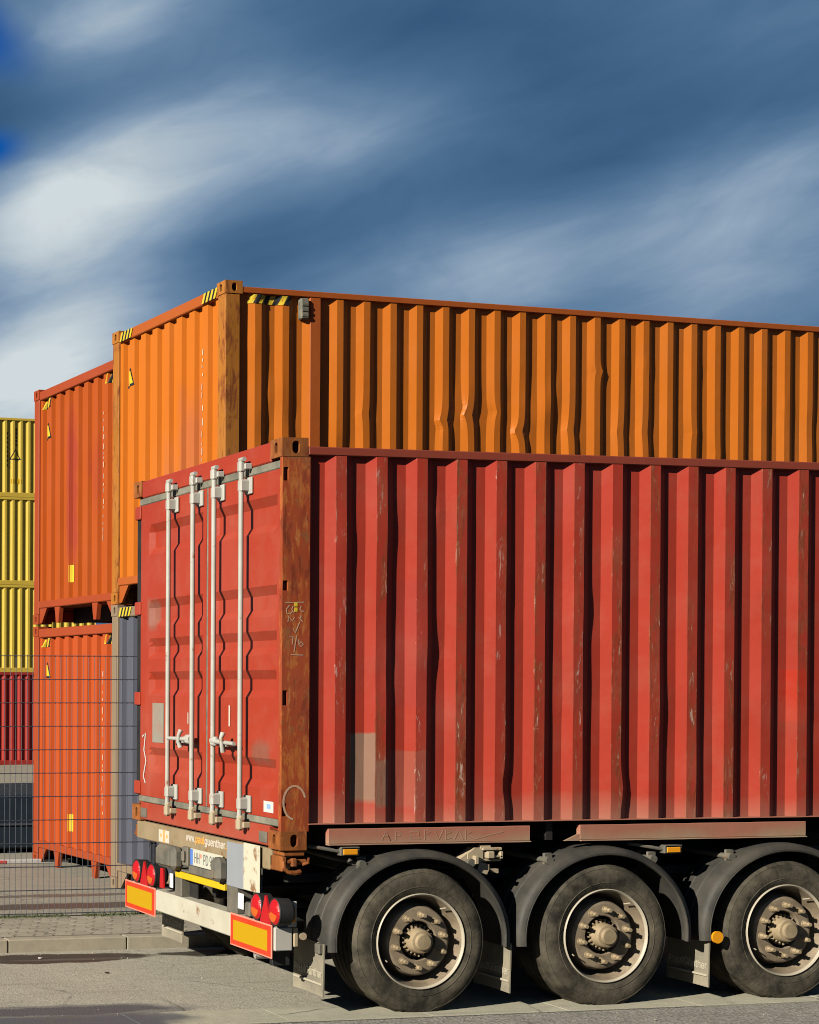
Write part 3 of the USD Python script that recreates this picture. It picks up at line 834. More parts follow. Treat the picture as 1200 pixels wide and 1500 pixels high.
# dark block in place of an unidentified dark area, and painted line
t = thing("steel_platform", "low dark navy block standing in for an unidentified dark area behind the fence, left of the scarlet container", "stand_in", (-7.0, 10.55, YARD))
MB().box(0, 10.4, 0, 2.4, 0.06, 0.75, 0.02).build("deck", "navy_block", t)
for i in range(9):
    MB().box(0.2 + i * 1.2, 0.32 + i * 1.2, 0.05, 2.3, 0.0, 0.06, 0.0).build("foot", "navy_block", t)
MB().box(0, 10.4, -0.02, -0.001, 0.36, 0.385, 0.003).build("rubbing_strip", "wire_grey", t)
lk = thing("boundary_kerb", "low white painted kerb with a red section at the yard's dark block", "kerb", (-7.0, 9.38, YARD))
for i in range(9):
    MB().box(i, i + 0.99, 0, 0.1, 0.0, 0.05, 0.008).build("kerb_block", "paint_white", lk)
MB().box(7.95, 8.2, -0.004, 0.05, 0.01, 0.045, 0.003).build("red_mark", "paint_red", lk)

# ---------------------------------------------------------------- mesh fence
fence = thing("mesh_fence", "tall dark welded wire mesh fence along the back of the block paving", "fence", (0, PAVE_BACK, 0.10))
for p in range(3):
    x0 = -1.75 + 2.5 * p
    mb = MB()
    for i in range(51):
        x = x0 + i * 0.05
        mb.tube([(x, 0, 0.0), (x, 0, 2.23)], 0.0026, 4, False)
    for j in range(12):
        zz = 0.02 + j * 0.2
        for dy in (-0.0055, 0.0055):
            mb.tube([(x0, dy, zz), (x0 + 2.5, dy, zz)], 0.0034, 4, False)
    mb.build("wire_panel", "wire_grey", fence)
for p in range(4):
    x = -1.75 + 2.5 * p
    b = MB().box(x - 0.03, x + 0.03, 0.01, 0.05, -0.1, 2.3, 0.004).build("fence_post", "wire_grey", fence)
    MB().box(x - 0.033, x + 0.033, 0.007, 0.053, 2.295, 2.312, 0.004).build("post_cap", "black_steel", b)

# ---------------------------------------------------------------- the red container on the trailer
Z0, CL, CW, CH = 1.042, 6.058, 2.438, 2.591
A = thing("shipping_container", "weathered red container with white door bars riding on the trailer", "shipping container", (0, 0, Z0))
for (x, sx) in ((0, 1), (CL, -1)):
    for (y, sy) in ((0, 1), (CW, -1)):
        for zc in (0, CH - 0.118):
            casting(x, y, zc, sx, sy).build("corner_casting", "casting_rust", A)
post = m3.Manifold.cube((0.186, 0.155, CH - 0.236)).translate((0.006, 0.003, 0.118))
for z0, z1 in ((2.32, 2.405), (1.632, 1.695), (0.912, 1.006), (0.214, 0.295)):
    post = post - m3.Manifold.cube((0.034, 0.05, z1 - z0)).translate((0.010, -0.02, z0))
post = post - m3.Manifold.cube((0.2, 0.2, 3)).translate((-0.19 + 0.045, 0.042, 0.0)) 
MB().mesh(post).build("corner_post", "post_rust", A, label="rusty near rear corner post with chalk writing")
MB().box(0.05, 0.19, CW - 0.155, CW - 0.004, 0.118, CH - 0.118, 0.006).build("corner_post", "post_rust", A)
for y0, y1 in ((0.004, 0.155), (CW - 0.155, CW - 0.004)):
    MB().box(CL - 0.16, CL - 0.006, y0, y1, 0.118, CH - 0.118, 0.006).build("corner_post", "rail_red", A)
plA = lambda S, D, Z: np.stack([S, 0.001 + D, Z], -1)
dA = dent_field(11, 0.008, 40, (0.05, 0.15), 0.3, 5.8, 0.3, 2.3)


def a_shift(S, Z):
    out = 0 * S
    for s, z, q, a in ((1.585, 0.40, 0.09, -0.022), (2.42, 0.36, 0.1, 0.02), (1.0, 1.5, 0.4, 0.004), (2.1, 1.2, 0.5, -0.006)):
        out = out + a * np.exp(-(((S - s) / 0.06) ** 2 + ((Z - z) / q) ** 2))
    return out


mb, fnA = panel(0.19, 5.88, 0.166, 2.484, 0.280, 0.440, 0.036, plA, 36, dA, shift=a_shift)
mb.build("side_panel", "red_paint", A)
mb, _ = panel(0.19, 5.88, 0.166, 2.484, 0.280, 0.440, 0.040, lambda S, D, Z: np.stack([S, CW - 0.001 - D, Z], -1), 3, None, True)
mb.build("side_panel", "red_paint", A)
mb, _ = panel(0.15, CW - 0.15, 0.166, 2.48, 0.26, 0.3, 0.036, lambda S, D, Z: np.stack([CL - 0.02 - D, S, Z], -1), 3)
mb.build("end_panel", "red_paint", A)
for y0, y1 in ((-0.002, 0.06), (CW - 0.06, CW + 0.002)):
    MB().box(0.178, CL - 0.178, y0, y1, 2.483, 2.538, 0.006).build("top_rail", "rail_red", A)
    s = 1 if y0 < 1 else -1
    ye = 0.0 if s > 0 else CW
    MB().box(0.19, 5.88, min(ye - s * 0.004, ye + s * 0.05), max(ye - s * 0.004, ye + s * 0.05), 0.158, 0.1655, 0.002).build("wall_flange", "rail_dusty", A)
    for k, (xa, xb) in enumerate(((0.333, 1.752), (2.112, 3.812), (4.17, 5.72))):
        b = MB().box(xa, xb, min(ye + s * 0.012, ye + s * 0.05), max(ye + s * 0.012, ye + s * 0.05), 0.032, 0.130, 0.003).box(xa, xb, min(ye, ye + s * 0.05), max(ye, ye + s * 0.05), 0.024, 0.0315, 0.002).build("bottom_rail", "rail_dusty", A)
        if s > 0 and k == 0:
            gr = [[(0, 0), (.03, .06), (.06, .0), (.045, .03), (.015, .03)], [(.1, 0), (.1, .06), (.13, .05), (.13, .03), (.1, .03)], [(.2, .03), (.26, .03), (.26, .055), (.2, .055), (.2, .005), (.27, .005)], [(.3, 0), (.3, .06), (.34, .05), (.3, .03), (.34, 0)], [(.37, .06), (.40, 0), (.43, .06)], [(.45, 0), (.45, .06), (.49, .05), (.45, .03), (.49, .01), (.45, 0)], [(.51, 0), (.54, .06), (.57, 0)], [(.59, 0), (.59, .06), (.63, .045), (.6, .03), (.66, .0), (.74, .02), (.86, .045)]]
            strokes(gr, 0.005, (0.70, 0.0118, 0.05), (1, 0, 0), (0, 0, 1)).build("scratched_writing", "scratch_tan", b)
    MB().prism([(2.0, 0.026), (2.108, 0.026), (2.108, 0.072)], "y", min(ye + s * 0.014, ye + s * 0.03), max(ye + s * 0.014, ye + s * 0.03)).build("fork_pocket_gusset", "rail_dusty", A)
for i in range(18):
    x = 0.35 + i * 0.31
    MB().box(x, x + 0.045, 0.06, CW - 0.06, 0.03, 0.15, 0.0).build("cross_member", "black_steel", A)
MB().box(0.1, CL - 0.1, 0.055, CW - 0.055, 0.151, 0.185, 0.0).build("floor", "plywood", A)
MB().box(0.08, CL - 0.08, 0.061, CW - 0.061, 2.50, 2.528, 0.0).build("roof", "red_paint", A)
# door frame
MB().box(0.004, 0.10, 0.163, CW - 0.163, 2.455, 2.583, 0.008).build("door_header", "door_red", A)
MB().box(0.002, 0.10, 0.163, CW - 0.163, 0.012, 0.142, 0.008).build("door_sill", "door_red", A)
for y0 in (0.175, CW - 0.29):
    MB().box(-0.006, 0.0015, y0, y0 + 0.11, 0.03, 0.10, 0.002).build("sill_recess_plate", "frame_grey", A)
# doors
REC = ((0.374, 0.567), (0.955, 1.135), (1.23, 1.385), (1.475, 1.675), (2.015, 2.245))


def door(y0, y1, ym0, ym1, label):
    zb_, zt_ = 0.196, 2.398
    zs = {zb_, zt_}
    for a, b in REC:
        zs |= {a, a + 0.05, b - 0.06, b}
    zs |= set(np.linspace(zb_, zt_, 20))
    zs = np.array(sorted(zs))
    ys = np.array(sorted({y0, ym0, ym0 + 0.035, ym1 - 0.035, ym1, y1} | set(np.linspace(ym0 + .035, ym1 - .035, 8))))
    rz_ = np.zeros(len(zs))
    for a, b in REC:
        rz_ += np.interp(zs, [a, a + 0.05, b - 0.06, b], [0, 1, 1, 0])
    my = np.interp(ys, [y0, ym0, ym0 + 0.035, ym1 - 0.035, ym1, y1], [0, 0, 1, 1, 0, 0])
    D = 0.012 + 0.038 * rz_[:, None] * my[None, :]
    Yg, Zg = np.meshgrid(ys, zs)
    D = D + 0.0025 * (meshkit.fbm(np.stack([Yg * 3, Zg * 2, 0 * Yg], -1), 3, 5) - 0.5)
    mb = MB()
    mb.grid(np.stack([D, Yg, Zg], -1), True)
    # edges
    mb.box(0.013, 0.055, y0, y1, zb_ - 0.004, zb_, 0).box(0.013, 0.055, y0, y1, zt_, zt_ + 0.004, 0)
    mb.box(0.013, 0.055, y0 - 0.004, y0, zb_, zt_, 0).box(0.013, 0.055, y1, y1 + 0.004, zb_, zt_, 0)
    mb.box(0.054, 0.058, y0, y1, zb_, zt_, 0)
    return mb.build("door", "door_red", A, label=label)


dR = door(0.05, 1.105, 0.085, 1.04, "right red container door with a small white sticker")
dL = door(1.130, 2.31, 1.19, 2.155, "left red container door with a faded grey patch")
MB().box(0.006, 0.03, 0.044, 2.325, 2.402, 2.453, 0.006).build("door_gasket", "rubber_seal", A)
MB().box(0.006, 0.03, 0.044, 2.325, 0.145, 0.190, 0.006).build("door_gasket", "rubber_seal", A)
MB().box(0.009, 0.03, 1.1095, 1.1255, 0.191, 2.401, 0.004).build("door_gasket", "rubber_seal", A)
MB().box(0.02, 0.05, 2.316, 2.40, 0.191, 2.401, 0.0).build("hinge_gap", "black_steel", A)
for d, bars in ((dR, (0.475, 0.888)), (dL, (1.232, 1.652))):
    for y in bars:
        xb = -0.048
        MB().tube([(xb, y, 0.15), (xb, y, 2.44)], 0.0165, 16).build("locking_bar", "galvanised", d, smooth=40)
        for (z0, z1) in ((2.285, 2.395), (0.205, 0.315)):
            m = MB().box(-0.006, 0.010, y - 0.058, y + 0.042, z0, z1, 0.004).box(-0.066, 0.004, y - 0.024, y + 0.024, z0 + 0.012, z1 - 0.012, 0.012)
            m.build("bar_bracket", "galvanised", d)
        for zc in (2.455, 0.115):
            m = MB().box(-0.070, -0.026, y - 0.024, y + 0.024, zc - 0.03, zc + 0.05, 0.012)
            m.cyl((xb, y + 0.02, zc + 0.055), (xb, y - 0.045, zc + 0.055), 0.015, 10)
            m.box(-0.045, 0.006, y - 0.05, y - 0.028, zc - 0.012, zc + 0.028, 0.005)
            m.build("cam_lock", "bracket_tan" if zc < 1 else "galvanised", d)
for d, ya, yb, yc in ((dR, 0.885, 0.53, 0.68), (dL, 1.235, 1.61, 1.37)):
    s = 1 if yb > ya else -1
    zc = 0.655
    m = MB().tube([(-0.055, ya, zc + .004), (-0.066, ya + s * 0.12, zc), (-0.064, yb, zc - .004)], [0.022, 0.016, 0.013], 10)
    m.box(-0.075, -0.03, min(ya, ya + s * 0.07), max(ya, ya + s * 0.07), zc - 0.03, zc + 0.032, 0.01)
    m.build("door_handle", "galvanised", d, smooth=40)
    m = MB().tube([(-0.07, yc, zc - 0.062), (-0.085, yc + s * 0.012, zc - 0.02), (-0.085, yc, zc + 0.03), (-0.07, yc - s * 0.004, zc + 0.062)], [0.018, 0.014, 0.014, 0.018], 10)
    m.box(-0.065, 0.011, yc - 0.03, yc + 0.03, zc - 0.03, zc - 0.012, 0.004)
    m.build("handle_retainer", "galvanised", d, smooth=40)
# hinges at the far edge of the left door
for z0 in (2.35, 1.62, 0.93, 0.25):
    MB().box(-0.002, 0.045, 2.300, 2.405, z0 - 0.05, z0 + 0.05, 0.006).build("hinge", "door_red", dL)
for z0 in (2.362, 1.663, 0.958, 0.255):
    MB().box(0.012, 0.030, 0.012, 0.055, z0 - 0.02, z0 + 0.02, 0.004).build("hinge", "rail_red", dR)
# stickers, patches, scuffs
b = MB().box(0.0095, 0.0118, 0.118, 0.250, 0.225, 0.296, 0.0).build("sticker", "sticker_white", dR)
MB().box(0.0085, 0.0094, 0.155, 0.205, 0.248, 0.278, 0.0).build("sticker_mark", "sticker_blue", b)
MB().box(0.0085, 0.0095, 1.86, 2.07, 0.605, 0.90, 0.0).build("faded_patch", "sticker_grey", dL)
for (z0, z1, y0, y1) in ((0.76, 0.90, 0.745, 0.765), (0.76, 0.84, 1.42, 1.432)):
    MB().box(0.008, 0.0092, y0, y1, z0, z1, 0.0).build("paint_run", "letter_white", dR if y0 < 1 else dL)
wr = [[(0, .3), (.06, .33), (.03, .2), (.07, .12), (.02, .0), (.06, -.05)]]
strokes(wr, 0.014, (0.0085, 2.26, 0.34), (0, -1, 0), (0, 0, 1)).build("paint_splash", "sticker_white", dL)
# chalk on the near post
ch = [[(0.02, .40), (.15, .405)], [(.05, .385), (.03, .36), (.03, .335), (.055, .33), (.07, .345)], [(.075, .38), (.065, .36), (.075, .342), (.09, .345)], [(.13, .38), (.12, .36), (.135, .345), (.15, .35)],
      [(.04, .28), (.045, .315), (.07, .285), (.085, .31)], [(.11, .31), (.125, .30)], [(.13, .32), (.125, .30), (.14, .28)], [(.075, .24), (.09, .21), (.105, .245), (.12, .28)],
      [(.05, .185), (.075, .19), (.07, .14)], [(.10, .195), (.09, .14), (.082, .09)], [(.115, .17), (.115, .14), (.13, .125), (.145, .14), (.13, .155), (.12, .145)], [(.06, .075), (.145, .072)]]
strokes(ch, 0.0052, (0.005, 0.0025, 1.155), (1, 0, 0), (0, 0, 1)).build("chalk_writing", "chalk", A)
MB().box(0.088, 0.108, 0.0, 0.0028, 1.50, 1.525, 0).box(0.088, 0.108, 0.0, 0.0028, 1.533, 1.558, 0).build("yellow_mark", "sign_yellow", A)
arc = [[(0.10 + 0.075 * math.cos(a), 0.30 + 0.105 * math.sin(a)) for a in np.linspace(0.3, 4.6, 18)]]
strokes(arc, 0.012, (-0.005, 0.0025, 0.0), (1, 0, 0), (0, 0, 1)).build("paint_smear", "chalk", A)

# ---------------------------------------------------------------- the trailer
T = thing("semi_trailer", "three-axle container trailer with dusty wheels and a white rear bumper", "trailer", (0, 0, 0))
for y in (0.86, 1.58):
    MB().box(0.10, 9.5, y - 0.06, y + 0.06, 1.005, 1.035, 0.003).box(0.10, 9.5, y - 0.06, y + 0.06, 0.70, 0.72, 0.003).box(0.10, 9.5, y - 0.008, y + 0.008, 0.72, 1.005, 0).build("chassis_beam", "black_steel", T)
for x in (0.62, 1.40, 2.6, 3.9, 5.1, 6.0):
    MB().box(x, x + 0.09, 0.09, 2.35, 0.86, 1.00, 0.006).build("cross_beam", "black_steel", T)
rb = MB().box(0.012, 0.16, 0.172, 2.37, 0.90, 1.036, 0.008).build("rear_beam", "frame_rusty", T, label="rust-brown rear cross beam with a web address in orange letters")
OUT = (0, -1, 0)
x0 = 1.455
for i, (s, mt) in enumerate((("www.", "letter_white"), ("paul", "letter_orange"), ("guenther", "letter_white"), (".de", "letter_orange"))):
    w = (0.155, 0.145, 0.33, 0.09)[i]
    text_on(s, 0.052, (0.0115, x0, 0.968), OUT, (0, 0, 1), 0.0025, True, w).build("web_address", mt, rb)
    x0 -= w + 0.006
for y, mt in ((1.90, "letter_white"), (1.79, "letter_white"), (1.845, "letter_orange")):
    if mt == "letter_white":
        pb = MB().box(0.0085, 0.012, y - 0.04, y + 0.04, 0.915, 1.005, 0.0).build("company_emblem", mt, rb)
        MB().box(0.0075, 0.0085, y - 0.012, y + 0.012, 0.95, 0.975, 0.0).build("emblem_mark", "letter_orange", pb)
    else:
        MB().box(0.0085, 0.012, y - 0.012, y + 0.012, 0.912, 1.008, 0.0).build("company_emblem", mt, rb)
# twist locks
def twistlock(y, s, mat="casting_rust"):
    m = MB().box(0.03, 0.175, min(y + s * 0.015, y + s * 0.17), max(y + s * 0.015, y + s * 0.17), 1.002, 1.040, 0.006)
    m.box(0.02, 0.055, min(y + s * .02, y + s * .20), max(y + s * .02, y + s * .20), 0.905, 1.001, 0.006)
    m.cyl((0.06, y + s * 0.04, 0.965), (0.19, y + s * 0.04, 0.965), 0.018, 12)
    m.box(0.085, 0.118, min(y + s * 0.005, y + s * 0.08), max(y + s * 0.005, y + s * 0.08), 0.935, 0.99, 0.006)
    m.tube([(0.17, y + s * 0.035, 0.948), (0.19, y + s * 0.0, 0.962), (0.186, y - s * 0.01, 0.992)], [0.012, 0.01, 0.008], 8)
    m.tube([(0.035, y + s * 0.03, 0.965), (0.03, y + s * 0.01, 0.93), (0.055, y + s * 0.005, 0.905), (0.10, y + s * 0.005, 0.898), (0.14, y + s * 0.01, 0.905)], [0.016, 0.015, 0.013, 0.015, 0.017], 8)
    m.build("twist_lock", mat, T, smooth=35)


twistlock(0.0, 1)
twistlock(CW, -1)
for y, s in ((0.26, 0.02),):
    MB().box(0.02, 0.09, 0.155, 0.24, 0.93, 1.035, 0.004).build("lock_bracket", "frame_rusty", T)
# plates
MB().box(-0.012, -0.004, 0.497, 0.742, 0.735, 1.030, 0.003).build("marker_plate", "plate_grey", T, label="plain grey rear plate")
MB().box(-0.014, -0.006, 0.258, 0.488, 0.738, 1.046, 0.003).build("marker_plate", "cream_rusty", T, label="cream rear plate with rust staining")
MB().box(-0.005, 0.012, 0.262, 0.74, 0.86, 0.90, 0).box(-0.003, 0.03, 0.30, 0.36, 0.72, 0.95, 0).build("plate_holder", "frame_grey", T)
# buffers
for (ya, yb) in ((1.47, 1.80), (0.735, 0.86)):
    MB().box(-0.085, 0.012, ya, yb, 0.750, 0.915, 0.03).box(-0.092, -0.08, ya + 0.05, yb - 0.04, 0.775, 0.89, 0.006).build("rubber_buffer", "frame_grey", T)
MB().box(-0.02, 0.012, 1.36, 1.46, 0.79, 0.925, 0.006).box(-0.045, -0.02, 1.385, 1.425, 0.82, 0.90, 0.010).build("lamp_bracket", "frame_grey", T)
# number plate
np_ = MB().box(-0.012, -0.006, 0.812, 1.330, 0.806, 0.924, 0.003).build("number_plate", "number_white", T)
MB().box(-0.0135, -0.0122, 1.285, 1.326, 0.81, 0.92, 0).build("euro_band", "euro_blue", np_)
for s, y, w in (("HH", 1.262, 0.082), ("PD", 1.115, 0.078), ("915", 1.015, 0.12)):
    text_on(s, 0.072, (-0.0122, y, 0.829), OUT, (0, 0, 1), 0.0012, False, w).build("plate_lettering", "faded_ink", np_)
MB().cyl((-0.013, 1.152, 0.885), (-0.0122, 1.152, 0.885), 0.016, 14).build("plate_seal", "retro_edge", np_)
MB().box(-0.013, 0.02, 0.83, 1.36, 0.742, 0.800, 0.008).build("plate_bracket", "frame_grey", T)
MB().box(-0.012, 0.06, 0.775, 1.592, 0.6905, 0.737, 0.004).build("yellow_strip", "strip_yellow", T)
MB().box(-0.006, 0.12, 0.76, 1.60, 0.740, 0.756, 0.003).build("step_plate", "frame_grey", T)
for (ya, yb) in ((0.60, 0.755), (1.50, 1.615)):
    MB().box(-0.004, 0.11, ya, yb, 0.556, 0.738, 0.005).build("bumper_bracket", "frame_grey", T)
MB().box(0.06, 0.066, 1.36, 1.50, 0.56, 0.69, 0).build("bumper_bracket", "black_steel", T)
for (ya, yb) in ((0.50, 0.58), (1.645, 1.70)):
    MB().box(-0.008, 0.0, ya, yb, 0.60, 0.705, 0.003).build("reflector", "lens_clear", T)
# bumper
bp_ = MB().box(-0.022, 0.105, 0.055, 2.47, 0.400, 0.556, 0.008).build("bumper", "bumper_white", T)
MB().box(-0.018, 0.101, 0.030, 0.0545, 0.404, 0.552, 0.006).build("bumper_end_cap", "bumper_grey", bp_)
for (ya, yb, za, zb_) in ((1.915, 2.505, 0.352, 0.566), (0.052, 0.645, 0.352, 0.566)):
    r = MB().box(-0.029, -0.0225, ya, yb, za, zb_, 0.002).build("retro_panel", "retro_edge", bp_)
    MB().box(-0.031, -0.0292, ya + 0.012, yb - 0.012, za + 0.010, zb_ - 0.010, 0).build("red_border", "retro_red", r)
    MB().box(-0.033, -0.0312, ya + 0.055, yb - 0.05, za + 0.042, zb_ - 0.042, 0).build("yellow_field", "retro_yellow", r)
MB().box(0.0, 0.12, 0.10, 0.14, 0.30, 0.40, 0.004).box(0.0, 0.12, 2.30, 2.34, 0.32, 0.40, 0.004).build("bumper_arm", "black_steel", T)
m = MB().tube([(-0.0, 0.34, 0.335), (0.12, 0.33, 0.335)], 0.03, 14, False)
m.tube([(0.12, 0.33, 0.335), (0.0, 0.34, 0.335)], 0.02, 14, False)
m.build("tube_stub", "bumper_grey", T, smooth=40)
# rear lamps
def lamp(y, kind, zc=0.655):
    if kind == "tri":
        m = MB().prism([(y - 0.075, zc - 0.085), (y + 0.075, zc - 0.085), (y + 0.006, zc + 0.09), (y - 0.006, zc + 0.09)], "x", -0.036, -0.024)
        m.build("triangle_reflector", "lens_red", T)
        return
    prof = [(0.001, -0.052), (0.03, -0.050), (0.055, -0.043), (0.070, -0.030)]
    def rot(mb, sy=1.0, sz=1.15):
        return mb.map(lambda v: np.stack([v[:, 1], y + v[:, 0] * sy, zc + v[:, 2] * sz], -1))
    body = rot(MB().lathe_y([(0.074, -0.03), (0.078, -0.02), (0.074, 0.06), (0.05, 0.085), (0.001, 0.09)], 0, 0, 28))
    b = body.build("rear_lamp", "black_steel", T, smooth=40)
    rot(MB().lathe_y(prof, 0, 0, 28)).build("lamp_lens", "lens_red", b, smooth=True)
    ang = np.radians(np.linspace(195, 345, 11))
    P = np.array([[(r * math.cos(a), t - 0.0015, r * math.sin(a)) for a in ang] for r, t in prof[:3]])
    mm = MB().grid(P, True)
    rot(mm).build("lamp_lens", "lens_orange", b, smooth=True)
    rot(MB().lathe_y([(0.070, -0.0305), (0.075, -0.034), (0.079, -0.028), (0.078, -0.02)], 0, 0, 28)).build("lamp_ring", "black_steel", b, smooth=40)


lamp(0.265, "round"); lamp(0.128, "tri"); lamp(0.012, "round")
lamp(2.275, "round"); lamp(2.115, "tri"); lamp(1.985, "round")
MB().prism([(1.755, 0.585), (1.83, 0.585), (1.82, 0.73), (1.77, 0.73)], "x", -0.03, -0.018).build("triangle_reflector", "lens_red", T)
MB().box(-0.015, 0.06, 0.40, 0.47, 0.565, 0.66, 0.01).build("lamp_bracket", "frame_grey", T)
MB().box(0.07, 0.105, -0.006, 0.012, 0.585, 0.675, 0.004).build("side_reflector", "lens_amber", T)
MB().box(0.06, 0.118, 0.006, 0.02, 0.56, 0.72, 0.003).build("lamp_bracket", "bumper_grey", T)
m = MB().box(0.108, 0.135, 0.02, 0.10, 0.43, 0.55, 0.004).tube([(0.12, 0.05, 0.50), (0.19, 0.045, 0.495)], 0.02, 12).cyl((0.17, 0.02, 0.495), (0.17, 0.07, 0.495), 0.024, 12)
m.build("tube_end", "bracket_tan", T, smooth=40)

# wheels
RT, ZC = 0.463, 0.452
AX = (0.940, 2.262, 3.612, )


def wheel(cx, y0, sign):
    w = thing("wheel", parent=T)
    tp = [(0.292, 0.035), (0.300, 0.020), (0.330, 0.006), (0.345, 0.004), (0.348, 0.001), (0.352, 0.004), (0.385, 0.000), (0.415, 0.006), (0.436, 0.016), (0.438, 0.014), (0.443, 0.020), (0.455, 0.034), (0.4625, 0.052)]
    for t in (0.105, 0.16, 0.215, 0.27):
        tp += [(RT, t - 0.008), (RT - 0.014, t - 0.004), (RT - 0.014, t + 0.004), (RT, t + 0.008)]
    tp += [(0.4625, 0.325), (0.455, 0.345), (0.436, 0.362), (0.385, 0.378), (0.33, 0.372), (0.292, 0.34)]
    mb = MB().lathe_y(tp, cx, ZC, 88, y0, sign)

    def squash(v):
        v = v.copy()
        low = v[:, 2] < 0.022
        v[low, 2] = 0.005 + (v[low, 2] + 0.012) * 0.08
        k = np.clip((0.16 - v[:, 2]) / 0.16, 0, 1) ** 2
        mid = y0 + sign * 0.19
        v[:, 1] += np.sign(v[:, 1] - mid) * k * 0.014
        return v

    mb.map(squash).build("tyre", "tyre_rubber", w, smooth=35)
    MB().lathe_y([(0.292, 0.036), (0.3065, 0.016), (0.3065, 0.008), (0.302, 0.003), (0.296, 0.008), (0.291, 0.020)], cx, ZC, 72, y0, sign).build("rim_lip", "rim_lip", w, smooth=35)
    MB().lathe_y([(0.291, 0.020), (0.285, 0.035), (0.276, 0.060), (0.266, 0.120), (0.258, 0.185), (0.250, 0.195), (0.243, 0.180), (0.236, 0.120), (0.228, 0.075), (0.218, 0.052), (0.208, 0.046), (0.198, 0.045), (0.130, 0.045), (0.125, 0.050), (0.124, 0.12)], cx, ZC, 72, y0, sign).build("rim", "rim_paint", w, smooth=30)
    MB().lathe_y([(0.124, 0.115), (0.085, 0.11), (0.082, 0.09)], cx, ZC, 40, y0, sign).build("hub", "hub_dark", w, smooth=30)
    mb = MB()
    for i in range(20):
        a = 2 * math.pi * i / 20 + 0.1
        p = np.array([math.cos(a), 0, math.sin(a)])
        q = np.array([-math.sin(a), 0, math.cos(a)])
        pts = []
        for r in (0.078, 0.104):
            for h in (-0.0035, 0.0035):
                for t in (0.045, 0.095):
                    pts.append(np.array([cx, y0 + sign * t, ZC]) + p * r + q * h)
        mb.hull(pts)
    mb.build("hub_fins", "nut_tan", w)
    MB().lathe_y([(0.086, 0.11), (0.082, 0.05), (0.077, 0.000), (0.071, -0.010), (0.056, -0.014), (0.052, -0.026), (0.046, -0.030), (0.001, -0.031)], cx, ZC, 40, y0, sign).build("hub_cap", "nut_tan", w, smooth=25)
    for i in range(10):
        a = 2 * math.pi * (i + 0.35) / 10
        bx, bz = cx + 0.1675 * math.cos(a), ZC + 0.1675 * math.sin(a)
        MB().cyl((bx, y0 + sign * 0.047, bz), (bx, y0 + sign * 0.040, bz), 0.023, 12).cyl((bx, y0 + sign * 0.040, bz), (bx, y0 + sign * 0.012, bz), 0.0180, 6).cyl((bx, y0 + sign * 0.012, bz), (bx, y0 - sign * 0.012, bz), 0.0125, 10).build("wheel_nut", "nut_tan", w)
    for a in (0.9, 3.6):
        p = np.array([math.cos(a), 0, math.sin(a)])
        MB().tube([np.array([cx, y0 + sign * 0.05, ZC]) + p * 0.255, np.array([cx, y0 + sign * 0.0, ZC]) + p * 0.27], 0.004, 6).build("valve", "rim_lip", w)


for cx in AX:
    wheel(cx, -0.062, 1)
    wheel(cx, CW + 0.04, -1)
    MB().tube([(cx, 0.3, ZC), (cx, 2.1, ZC)], 0.065, 14).build("axle", "black_steel", T, smooth=40)
    for y in (0.40, 2.02):
        MB().cyl((cx, y - 0.1, ZC), (cx, y + 0.08, ZC), 0.19, 24).build("brake_drum", "black_steel", T, smooth=40)
    for y in (0.62, 1.80):
        MB().box(cx - 0.55, cx + 0.35, y - 0.05, y + 0.05, 0.50, 0.58, 0.01).build("trailing_arm", "black_steel", T)
        MB().lathe_y([(0.001, 0), (0.10, 0), (0.12, 0.05), (0.115, 0.1), (0.12, 0.15), (0.10, 0.2), (0.001, 0.2)], 0, 0, 20).map(lambda v, cx=cx, y=y: np.stack([v[:, 0] + cx + 0.25, v[:, 2] + y, v[:, 1] + 0.58], -1)).build("air_spring", "black_steel", T, smooth=40)


# mudguards
def fender(cx, y0, sign):
    ang = np.radians(np.linspace(-5, 185, 49))
    prof = [(-0.050, 0.562), (-0.064, 0.563), (-0.070, 0.567), (-0.072, 0.573), (-0.066, 0.575), (-0.068, 0.578), (-0.060, 0.598), (-0.045, 0.612), (-0.02, 0.620), (0.06, 0.623), (0.065, 0.628), (0.09, 0.628), (0.095, 0.623), (0.15, 0.623), (0.155, 0.628), (0.18, 0.628), (0.185, 0.623), (0.265, 0.620), (0.27, 0.61), (0.255, 0.605), (-0.02, 0.605), (-0.045, 0.594), (-0.05, 0.58), (-0.050, 0.562)]
    P = np.array([[(cx + 1.035 * r * math.cos(a), y0 + sign * t, ZC + (0.935 * r if math.sin(a) > 0 else r) * math.sin(a)) for t, r in prof] for a in ang])
    mb = MB().grid(P, sign < 0)
    for k in (0, -1):
        V = P[k]
        c = V.mean(0)
        mb.add(np.vstack([V, c]), [(i, (i + 1) % len(V), len(V)) for i in range(len(V))])
    return mb.build("mudguard", "fender_plastic", T, smooth=30)


for cx in AX:
    fender(cx, 0.0, 1)
    fender(cx, CW - 0.02, -1)
    # stay with clamp, left of the crown
    for a, z1 in ((2.18, 0.98), (0.95, 0.98)):
        x = cx + 0.66 * math.cos(a)
        z = ZC + 0.60 * math.sin(a)
        m = MB().tube([(x, 0.02, z), (x, 0.9, z + 0.02)], 0.019, 12).cyl((x, -0.005, z), (x, 0.03, z), 0.026, 14)
        m.box(x - 0.012, x + 0.05, 0.04, 0.06, z - 0.06, z + 0.045, 0.004)
        m.build("mudguard_stay", "frame_grey", T, smooth=40)


